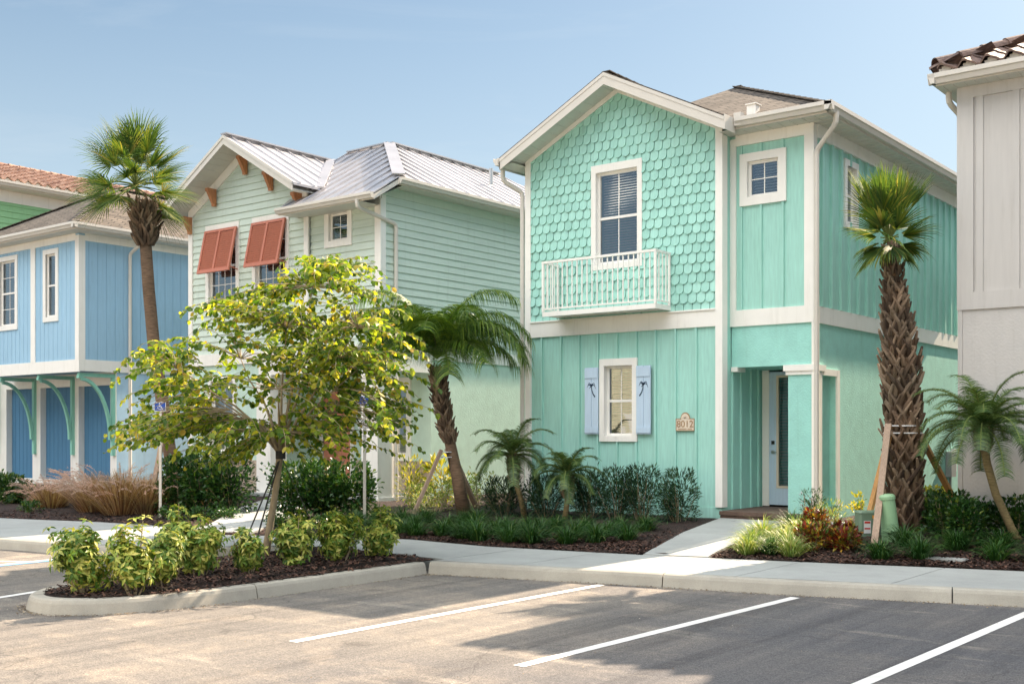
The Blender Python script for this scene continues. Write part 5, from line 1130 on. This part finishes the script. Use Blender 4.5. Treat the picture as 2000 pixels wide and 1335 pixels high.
# ---- bushes
def bush(pos,w_,d_,h,n,L,W_,mat,label,name,cat,group,fn='leaf',stems=7,up=.35,grow=0,parts=True,flowers=0,rot=0):
    pos=V3(pos); H=thing(name,label,cat,pos,group); m=MB(); s=MB(); tips=[]
    for i in range(stems):
        a=rnd.uniform(0,6.28); r_=rnd.random()**.6; t=V3((math.cos(a)*w_*.5*r_,math.sin(a)*d_*.5*r_,h*rnd.uniform(.55,1.05)*(1-.2*r_))); b=V3((t.x*.25,t.y*.25,-.03)); s.tube([pos+b,pos+b.lerp(t,.5)+rv(.03),pos+t],[.010,.008,.004],5,cap=False); tips.append(t)
    for i in range(n):
        if fn=='whorl' or rnd.random()<.62:
            t=rnd.choice(tips); c=t*rnd.uniform(.35,1.03) if fn!='whorl' else t*rnd.uniform(.3,1.0); c=c+rv(.5*min(w_,h)*.30)
        else:
            a=rnd.uniform(0,6.28); z=rnd.random()**.8; r_=math.sqrt(rnd.uniform(.3,1))*(1-.35*z**2); c=V3((math.cos(a)*w_*.5*r_,math.sin(a)*d_*.5*r_,h*z))
        c.z=max(.03,c.z); p=pos+c; o=V3((c.x/w_,c.y/d_,(c.z-h*.4)/h*.8)); o=o.normalized() if o.length>.01 else V3((0,0,1))
        if fn=='whorl':      # palmate cluster of leaflets
            ax=(o+V3((0,0,.5))+rv(.5)).normalized(); s0=ax.cross(V3((.3,.9,.2))).normalized(); s1=ax.cross(s0); k=rnd.randint(5,7)
            for j in range(k):
                t=2*math.pi*j/k+rnd.uniform(-.2,.2); d=s0*math.cos(t)+s1*math.sin(t)+ax*rnd.uniform(-.25,.25); leaf(m,p,d,ax,L*rnd.uniform(.8,1.15),W_,.15,.25)
        else:
            d=(o+V3((0,0,up))+rv(.85)).normalized(); leaf(m,p,d,(V3((0,0,1))+rv(.7)),L*rnd.uniform(.7,1.2),W_,.2,.15)
    place(m.build('foliage',M[mat],H),pos); place(s.build('stems',M['bark'],H,True),pos)
    if flowers:
        f=MB()
        for i in range(flowers):
            t=rnd.choice(tips)*rnd.uniform(.85,1.08)+rv(.05); p=pos+t
            for j in range(5): a=j*1.257; leaf(f,p,V3((math.cos(a),math.sin(a),.4)),V3((0,0,1)),.025,.02,.1)
        place(f.build('flowers',M['petal'],H),pos)
    return H
# variegated shrubs of the island, left to right
SH=[(168,1158,.62,.62,60),(262,1160,.46,.66,48),(318,1150,.40,.56,40),(342,1128,.40,.72,44),(392,1130,.55,.72,54),(492,1124,.34,.52,32),(585,1108,.48,.62,46),(668,1100,.52,.66,50),(742,1090,.50,.62,50)]
SL=['first variegated shrub at the rounded tip of the island','second variegated shrub from the island tip','third variegated shrub from the island tip, the lowest one','fourth variegated shrub from the island tip, growing upright','fifth variegated shrub from the island tip, broad and leafy','small variegated shrub at the foot of the island tree','variegated shrub just right of the island tree trunk','broad variegated shrub second right of the island tree','variegated shrub nearest the sidewalk end of the island']
for (px,py,w_,h,n),lb in zip(SH,SL):
    p=ground(px,py,.17); p+=V3((-.16,.1,0)); bush(p,w_*rnd.uniform(1.0,1.2),w_,h*rnd.uniform(.98,1.16),int(n*6.8),.086,.034,'l_varieg',lb,'variegated_shrub','shrub','variegated shrubs in the kerbed island','whorl',11)
# dark hedge shrubs in front of the sage house
HB=[(350,1000,21.2,.75,.88),(398,1000,20.9,.75,.98),(455,1002,20.6,.80,.95),(578,1006,19.2,.80,.85),(628,1008,19.1,.75,.88),(684,1008,19.2,.8,.84)]
HL=['leftmost dark hedge shrub behind the left sign post','dark hedge shrub second right of the left sign post','dark hedge shrub left of the garden path to the coral door','dark hedge shrub just right of the island tree trunk','middle dark hedge shrub before the coral door','dark hedge shrub behind the right sign post']
for (px,py,D,w_,h),lb in zip(HB,HL):
    p=at(px,py,D); p.z=.22; bush(p,w_*1.15,w_*1.15,h*1.16,1900,.095,.055,'l_dark',lb,'hedge_shrub','shrub','dark hedge shrubs before the sage green house','leaf',12)
p=at(12,1000,24.0); p.z=.2; bush(p,1.1,.9,.62,1700,.10,.05,'l_dark','low dark shrub at the left edge below the blue house','hedge_shrub','shrub',None)
# sunlit mixed shrubs under the sage window
p=at(800,985,21.3); p.z=.3; bush(p,.5,.6,.95,420,.11,.03,'l_yel','yellow green croton under the porch window of the sage house','croton','shrub','shrubs beside the shaggy feather palm','leaf',8,.8)
p=at(865,985,21.4); p.z=.3; bush(p,.8,.6,.95,260,.17,.07,'l_yel','broad leaved yellow green plant left of the feather palm trunk','croton','shrub','shrubs beside the shaggy feather palm','leaf',8,.3)
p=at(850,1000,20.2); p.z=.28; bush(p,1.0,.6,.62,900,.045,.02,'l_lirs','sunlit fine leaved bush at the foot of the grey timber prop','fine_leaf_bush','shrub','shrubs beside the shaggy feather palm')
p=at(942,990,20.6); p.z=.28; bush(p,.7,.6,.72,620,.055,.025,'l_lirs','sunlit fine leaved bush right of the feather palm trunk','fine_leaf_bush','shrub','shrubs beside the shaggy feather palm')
# narrow leaved dark bushes along the mint wall
PB=[(985,1012,19.2,.75,.62),(1065,1012,18.8,.75,.66),(1150,1016,18.5,.75,.74),(1205,1018,18.2,.62,.80),(1255,1020,18.0,.66,.84),(1326,1022,17.6,.58,.80)]
PL=['leftmost narrow leaved bush near the mint house corner','narrow leaved bush between the two small date palms','narrow leaved bush right of the smaller date palm','narrow leaved bush under the left blue shutter','narrow leaved bush under the right blue shutter','rightmost narrow leaved bush below the house number']
for (px,py,D,w_,h),lb in zip(PB,PL):
    p=at(px,py,D); p.z=.29; bush(p,w_*1.1,.65,h*1.05,1900,.095,.019,'l_pet',lb,'petunia_bush','shrub','narrow leaved bushes along the mint wall','leaf',14,.5,flowers=9)
# grass clumps
def clump(pos,r_,h,n,mat,label,name,cat,group,bend=.55,wd=.011,plumes=0):
    pos=V3(pos); H=thing(name,label,cat,pos,group); m=MB()
    for i in range(n):
        a=rnd.uniform(0,6.28); q=rnd.random(); b=pos+V3((math.cos(a),math.sin(a),0))*q*r_*.28; e=rnd.uniform(.25,1.25)*q+.06; d=V3((math.cos(a)*e,math.sin(a)*e,1)); blade(m,b,d,h*rnd.uniform(.75,1.3),wd,bend*rnd.uniform(.7,1.3))
    place(m.build('blades',M[mat],H),pos)
    if plumes:
        m=MB()
        for i in range(plumes):
            a=rnd.uniform(0,6.28); e=rnd.uniform(.2,.9); d=V3((math.cos(a)*e,math.sin(a)*e,1)).normalized(); q=V3(pos)+V3((math.cos(a),math.sin(a),0))*r_*.2; P=[V3(q)]
            for j in range(9): P.append(P[-1]+d*h*1.7/9); d=(d+V3((math.cos(a)*.04,math.sin(a)*.04,-.02-.035*j))).normalized()
            m.tube(P[:6],.003,3,cap=False)
            for j in range(60):
                t=5+4*rnd.random(); k=int(min(t,8)); c=P[k].lerp(P[k+1],t-k); dd=(P[k+1]-P[k]).normalized(); leaf(m,c,dd+rv(.6),rv(1)+V3((0,0,.1)),.045,.010)
        place(m.build('plumes',M['l_plume'],H),pos)
    return H
FG=[(100,1000,22.8,.62,.50,150,16),(185,1004,21.8,.7,.66,200,24),(238,1006,21.2,.85,.72,260,26),(285,1006,21.2,.6,.62,160,14)]
FL=['small bronze fountain grass at the far left by the sidewalk','bronze fountain grass with pale arching plumes, second from left','largest bronze fountain grass, left of the left sign post','bronze fountain grass touching the left sign post']
for (px,py,D,r_,h,n,pl),lb in zip(FG,FL):
    p=at(px,py,D); p.z=.2; clump(p,r_*1.5,h*.98,n*6,'l_grass',lb,'fountain_grass','grass','bronze fountain grasses before the blue house',.32,.013,int(pl*2.6))
p=at(395,960,22.8); p.z=.25; clump(p,.7,.75,260,'l_grass','bronze fountain grass showing above the dark hedge','fountain_grass','grass','bronze fountain grasses before the blue house',.4,.010,10)
# lily turf rows
k=0
ordn=['first','second','third','fourth','fifth','sixth','seventh','eighth','ninth','tenth','eleventh','twelfth','thirteenth','fourteenth','fifteenth','sixteenth']
row1=[(-2.75,-3.55),(-2.3,-3.7),(-1.9,-3.75),(-1.45,-3.72),(-1.0,-3.62),(-.62,-3.42),(-.28,-3.1),(.0,-2.75)]
for i,(x,y) in enumerate(row1): clump((x+rnd.uniform(-.07,.07),y+rnd.uniform(-.06,.06),gz(x,y)),.42,rnd.uniform(.27,.37),rnd.randint(190,290),'l_lir','%s lily turf clump from the left along the sidewalk before the mint house'%ordn[i],'lily_turf','grass','lily turf along the sidewalk edge',.9,.013)
row0=[(-3.15,-3.7),(-3.55,-3.62),(-3.95,-3.72),(-4.35,-3.85),(-3.75,-3.1),(-4.25,-3.2),(-4.7,-3.4),(-4.0,-2.55),(-4.5,-2.6),(-5.0,-2.7)]
for i,(x,y) in enumerate(row0): clump((x+rnd.uniform(-.06,.06),y+rnd.uniform(-.06,.06),gz(x,y)),.42,rnd.uniform(.26,.36),rnd.randint(180,270),'l_lir','%s clump of lily turf before the shaggy feather palm, counted from the sidewalk'%ordn[i],'lily_turf','grass','lily turf before the shaggy feather palm',.9,.013)
row2=[(-3.05,-3.0),(-2.6,-3.1),(-2.15,-3.15),(-1.7,-3.15),(-1.25,-3.1),(-.8,-2.9),(-.45,-2.55),(-3.3,-2.5),(-2.9,-2.55),(-2.4,-2.6),(-1.95,-2.6),(-1.45,-2.5),(-1.0,-2.35),(-.6,-2.05),(-.2,-1.9)]
for i,(x,y) in enumerate(row2): clump((x+rnd.uniform(-.09,.09),y+rnd.uniform(-.08,.08),gz(x,y)),.42,rnd.uniform(.26,.38),rnd.randint(160,260),'l_lir','%s clump of inner lily turf before the mint house, counted from front left'%ordn[i],'lily_turf','grass','inner rows of lily turf before the mint house',.9,.013)
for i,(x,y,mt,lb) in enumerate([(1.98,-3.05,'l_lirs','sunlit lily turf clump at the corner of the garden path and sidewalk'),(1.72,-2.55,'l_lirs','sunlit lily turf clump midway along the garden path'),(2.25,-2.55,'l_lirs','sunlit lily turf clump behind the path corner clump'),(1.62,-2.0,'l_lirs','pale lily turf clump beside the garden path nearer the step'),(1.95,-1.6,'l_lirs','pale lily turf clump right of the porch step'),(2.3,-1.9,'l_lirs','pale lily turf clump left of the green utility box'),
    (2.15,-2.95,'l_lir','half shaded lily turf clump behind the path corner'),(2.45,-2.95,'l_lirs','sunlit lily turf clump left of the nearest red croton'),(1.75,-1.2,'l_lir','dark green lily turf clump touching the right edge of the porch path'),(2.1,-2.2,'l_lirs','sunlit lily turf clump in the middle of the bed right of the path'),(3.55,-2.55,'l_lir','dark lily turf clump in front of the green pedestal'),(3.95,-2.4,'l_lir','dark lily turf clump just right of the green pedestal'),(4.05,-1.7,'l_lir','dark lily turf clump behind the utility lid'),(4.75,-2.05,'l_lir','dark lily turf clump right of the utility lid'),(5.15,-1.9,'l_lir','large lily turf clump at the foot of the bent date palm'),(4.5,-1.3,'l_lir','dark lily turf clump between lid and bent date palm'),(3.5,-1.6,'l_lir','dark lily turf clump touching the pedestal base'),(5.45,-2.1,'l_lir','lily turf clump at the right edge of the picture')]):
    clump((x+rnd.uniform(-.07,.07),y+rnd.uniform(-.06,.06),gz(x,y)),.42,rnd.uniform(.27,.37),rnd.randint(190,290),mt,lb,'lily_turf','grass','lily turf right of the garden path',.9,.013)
for i,(px,D,lb) in enumerate([(335,20.1,'low dark ground shrub at the foot of the left sign post'),(395,19.9,'low dark ground shrub by the sidewalk under the dark hedge'),(445,19.7,'low dark ground shrub at the corner of the coral door path'),(545,18.3,'low dark ground shrub behind the island tree trunk'),(60,21.9,'low dark ground shrub between the far left grass and the sidewalk'),(640,18.2,'low dark ground shrub under the middle dark hedge')]):
    p=at(px,1000,D); p.z=.19; bush(p,.7,.4,.2,420,.06,.03,'l_dark',lb,'ground_shrub','shrub','low ground shrubs along the sidewalk')
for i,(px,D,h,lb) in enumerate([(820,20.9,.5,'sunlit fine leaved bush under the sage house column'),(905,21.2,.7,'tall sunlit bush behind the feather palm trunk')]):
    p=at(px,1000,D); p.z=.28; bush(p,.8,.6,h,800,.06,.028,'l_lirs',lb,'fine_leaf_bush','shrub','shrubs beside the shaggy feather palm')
# red crotons and green shrubs at the right
for (x,y,w_,h,lb) in ((2.55,-2.35,.42,.30,'red and green croton nearest the sidewalk right of the path'),(2.88,-2.25,.38,.24,'dark red croton before the green utility box'),(2.75,-1.85,.30,.26,'dark red croton against the green utility box'),(2.2,-1.5,.34,.36,'yellow tinged croton between porch corner and utility box')):
    bush((x,y,gz(x,y)),w_*1.15,w_*1.1,h,620,.085,.042,'l_red',lb,'croton','shrub','red crotons before the mint house corner','leaf',8,.7)
bush((1.75,-.55,.33),.42,.42,.55,650,.07,.013,'l_pet','lilac flowered bush beside the porch step','petunia_bush','shrub',None,'leaf',10,.6,flowers=30)
bush((2.1,-.75,.33),.5,.5,.42,420,.075,.014,'l_lirs','pale narrow leaved bush before the porch column','petunia_bush','shrub',None,'leaf',10,.6)
bush(at(1672,1020,16.6)*1.0,.22,.22,.42,150,.07,.03,'l_yel','small yellow croton left of the green utility box','croton','shrub',None,'leaf',6,1.0)
for (px,py,D,w_,h,mt,lb) in ((1815,1010,15.9,.62,.55,'l_dark','dark round shrub right of the thick palm trunk'),(1850,1035,15.2,.7,.55,'l_dark','glossy shrub before the ivory house corner'),(1900,1040,15.0,.6,.42,'l_dark','low glossy shrub right of the ivory house corner'),(1985,1040,14.9,.7,.5,'l_dark','glossy shrub behind the bent date palm trunk'),(1825,975,16.9,.6,.62,'l_yel','bright yellow croton behind the thick palm'),(1885,1065,14.4,.42,.5,'l_dark','small glossy shrub before the bent date palm')):
    p=at(px,py,D); p.z=.3; bush(p,w_*1.1,w_*1.1,h*rnd.uniform(.95,1.15),1300,.070,.042,mt,lb,'garden_shrub','shrub','rounded shrubs between mint and ivory houses','leaf',10,.4)
# ================================================================== SIGNS AND UTILITIES
CA=math.atan2(.617,.787)
def access_symbol(par,c,s,F_,base):
    m=MB(); P=lambda u,z,w_=0: c+F_[0]*u*s+V3((0,0,z*s))+F_[1]*(.004+w_)
    def disc(u,z,r_,n=14): m.prism([P(u+r_*math.cos(2*math.pi*i/n),z+r_*math.sin(2*math.pi*i/n)) for i in range(n)],[P(u+r_*math.cos(2*math.pi*i/n),z+r_*math.sin(2*math.pi*i/n),.002) for i in range(n)])
    def st(a,b,w_): m.bar(P(*a,.001),P(*b,.001),w_*s,.002,up=F_[1])
    disc(-.06,.36,.06); st((-.06,.28),(-.03,.0),.08); st((-.03,.0),(.16,.0),.07); st((.16,.0),(.26,-.26),.07); st((.24,-.27),(.34,-.24),.05); st((-.05,.16),(.12,.14),.05)
    for i in range(12):
        a=R(125+i*19); b=R(125+(i+1)*19); st((-.02+.22*math.cos(a),-.10+.22*math.sin(a)),(-.02+.22*math.cos(b),-.10+.22*math.sin(b)),.05)
    place(m.build('wheelchair_symbol',M['signwhite'],par),base)
def sign(px,D,zt,lower,label):
    b=at(px,900,D); b.z=.16; H=thing('parking_sign',label,'sign',b); x=RGT; n_=-FWD; base=b
    # U-channel post of galvanised steel
    m=MB(); m.hexa([b+x*a+n_*w_+V3((0,0,z)) for z in (0,zt) for a,w_ in ((-.022,0),(.022,0),(.022,.004),(-.022,.004))])
    for a in (-.024,.021): m.hexa([b+x*u+n_*w_+V3((0,0,z)) for z in (0,zt) for u,w_ in ((a,-.02),(a+.003,-.02),(a+.003,.003),(a,.003))])
    place(m.build('post',M['galv'],H),base)
    c=b+V3((0,0,zt-.09))+n_*.012; m=MB(); m.hexa([c+x*a+n_*w_+V3((0,0,z)) for z in (-.08,.08) for a,w_ in ((-.105,0),(.105,0),(.105,.003),(-.105,.003))]); place(m.build('sign_border',M['signwhite'],H),base)
    m=MB(); m.hexa([c+x*a+n_*w_+V3((0,0,z)) for z in (-.072,.072) for a,w_ in ((-.097,.0032),(.097,.0032),(.097,.005),(-.097,.005))]); pl=place(m.build('sign_plate',M['signblue'],H),base)
    access_symbol(H,c+n_*.002,.16,(x,n_),base)
    if lower:
        c=b+V3((0,0,zt-.47))+n_*.012; m=MB(); m.hexa([c+x*a+n_*w_+V3((0,0,z)) for z in (-.07,.07) for a,w_ in ((-.10,0),(.10,0),(.10,.003),(-.10,.003))]); place(m.build('fine_plate',M['signwhite'],H),base)
        m=MB()
        for z0,z1,a0,a1 in ((-.062,-.056,-.09,.09),(.056,.062,-.09,.09),(-.056,.056,-.09,-.084),(-.056,.056,.084,.09)): m.hexa([c+x*a+n_*w_+V3((0,0,z)) for z in (z0,z1) for a,w_ in ((a0,.0032),(a1,.0032),(a1,.0042),(a0,.0042))])
        place(m.build('printed_border',M['black'],H),base)
        for t,z,s in (('$250',.024,.062),('FINE',-.030,.062)):
            o=text(H,'lettering',t,s,tuple(c+V3((0,0,z))+n_*.005),(R(90),0,CA),M['black'],.0005); place(o,base)
sign(313,20.3,2.12,False,'accessible parking sign on a steel post before the blue house')
sign(712,18.35,2.17,True,'accessible parking sign with a lower fine plate right of the island tree')
def utility():
    D=15.5; b=at(1698,1040,D); b.z=.26; H=thing('utility_box','dark green electrical utility box with red and white warning sticker','utility box',b); x=RGT; n_=-FWD
    q=lambda u,w_,z: b+x*u+n_*w_+V3((0,0,z))
    m=MB(); top=[(-.17,-.10),(.15,-.10),(.15,.02),(.07,.12),(-.14,.12),(-.17,.09)]; m.prism([q(u*1.04,w_*1.04,0) for u,w_ in top],[q(u,w_,.37) for u,w_ in top]); m.prism([q(u*1.06,w_*1.06,.372) for u,w_ in top],[q(u*.96,w_*.96,.40) for u,w_ in top]); m.prism([q(u*1.12,w_*1.12,-.1) for u,w_ in top],[q(u*1.12,w_*1.12,.06) for u,w_ in top]); place(m.build('cabinet',M['tgreen'],H),b)
    def st(name,mt,u0,u1,z0,z1,e=.128): m=MB(); m.hexa([q(u,w_,z) for z in (z0,z1) for u,w_ in ((u0,e),(u1,e),(u1,e+.002),(u0,e+.002))]); return place(m.build(name,M[mt],H),b)
    st('warning_sticker','signwhite',-.115,-.02,.10,.27); st('sticker_band','red',-.107,-.028,.235,.262,.1305); st('sticker_band','red',-.107,-.028,.155,.175,.1305)
    st('number_sticker','orange',.0,.055,.30,.345)
    b=at(1742,1050,15.0); b.z=.22; H=thing('utility_pedestal','pale green leaning round cable pedestal with a domed cap','utility pedestal',b); lean=at(1742,950,15.0)-at(1752,1050,15.0); lean=lean.normalized(); P=lambda h:b+lean*h
    m=MB(); m.tube([P(-.1),P(.10)],.115,20); m.tube([P(.10),P(.22),P(.235),P(.62)],[.118,.118,.112,.098],20); m.tube([P(.62),P(.625),P(.665),P(.69),P(.70)],[.098,.108,.106,.085,.03],20); m.tube([P(.155),P(.165)],.122,20); m.tube([P(.20),P(.21)],.122,20); place(m.build('casing',M['pgreen'],H,False),b)
    m=MB(); c=P(.18)+n_*.117-x*.05; m.bar(c-x*.025,c+x*.025,.012,.02,up=V3((0,0,1))); place(m.build('latch',M['black'],H),b)
    # valve lid in the mulch
    p=V3((4.25,-2.3,.2)); H=MB(); H.box(3.98,4.42,-2.42,-2.18,.14,.215); H.box(4.0,4.40,-2.40,-2.20,.215,.222); o=H.build('access_cover',M['concrete']); tag(o,'pale rectangular concrete utility lid set in the mulch','cover')
    H=MB(); H.tube([(1.62,-.02,.40),(1.75,-.12,.36),(2.6,-.05,.36),(2.75,.0,.33)],[.05,.05,.055,.03],10); o=H.build('drain_pipe',M['cream']); tag(o,'beige drain pipe lying on the mulch beside the mint wall','pipe')
    # electricity meter on the side wall of the mint house
    b=V3((1.40,7.0,1.0)); H=thing('electric_meter','grey electric meter box on the far side wall of the mint house','meter',b); m=MB(); m.box(1.385,1.50,6.75,7.05,.85,1.35); place(m.build('case',M['meter'],H),b); m=MB(); m.box(1.385,1.44,7.10,7.28,.95,1.4); place(m.build('junction_box',M['signwhite'],H),b); m=MB(); m.tube([(1.43,6.9,.3),(1.43,6.9,.85)],.025,8); place(m.build('conduit',M['meter'],H),b)
utility()
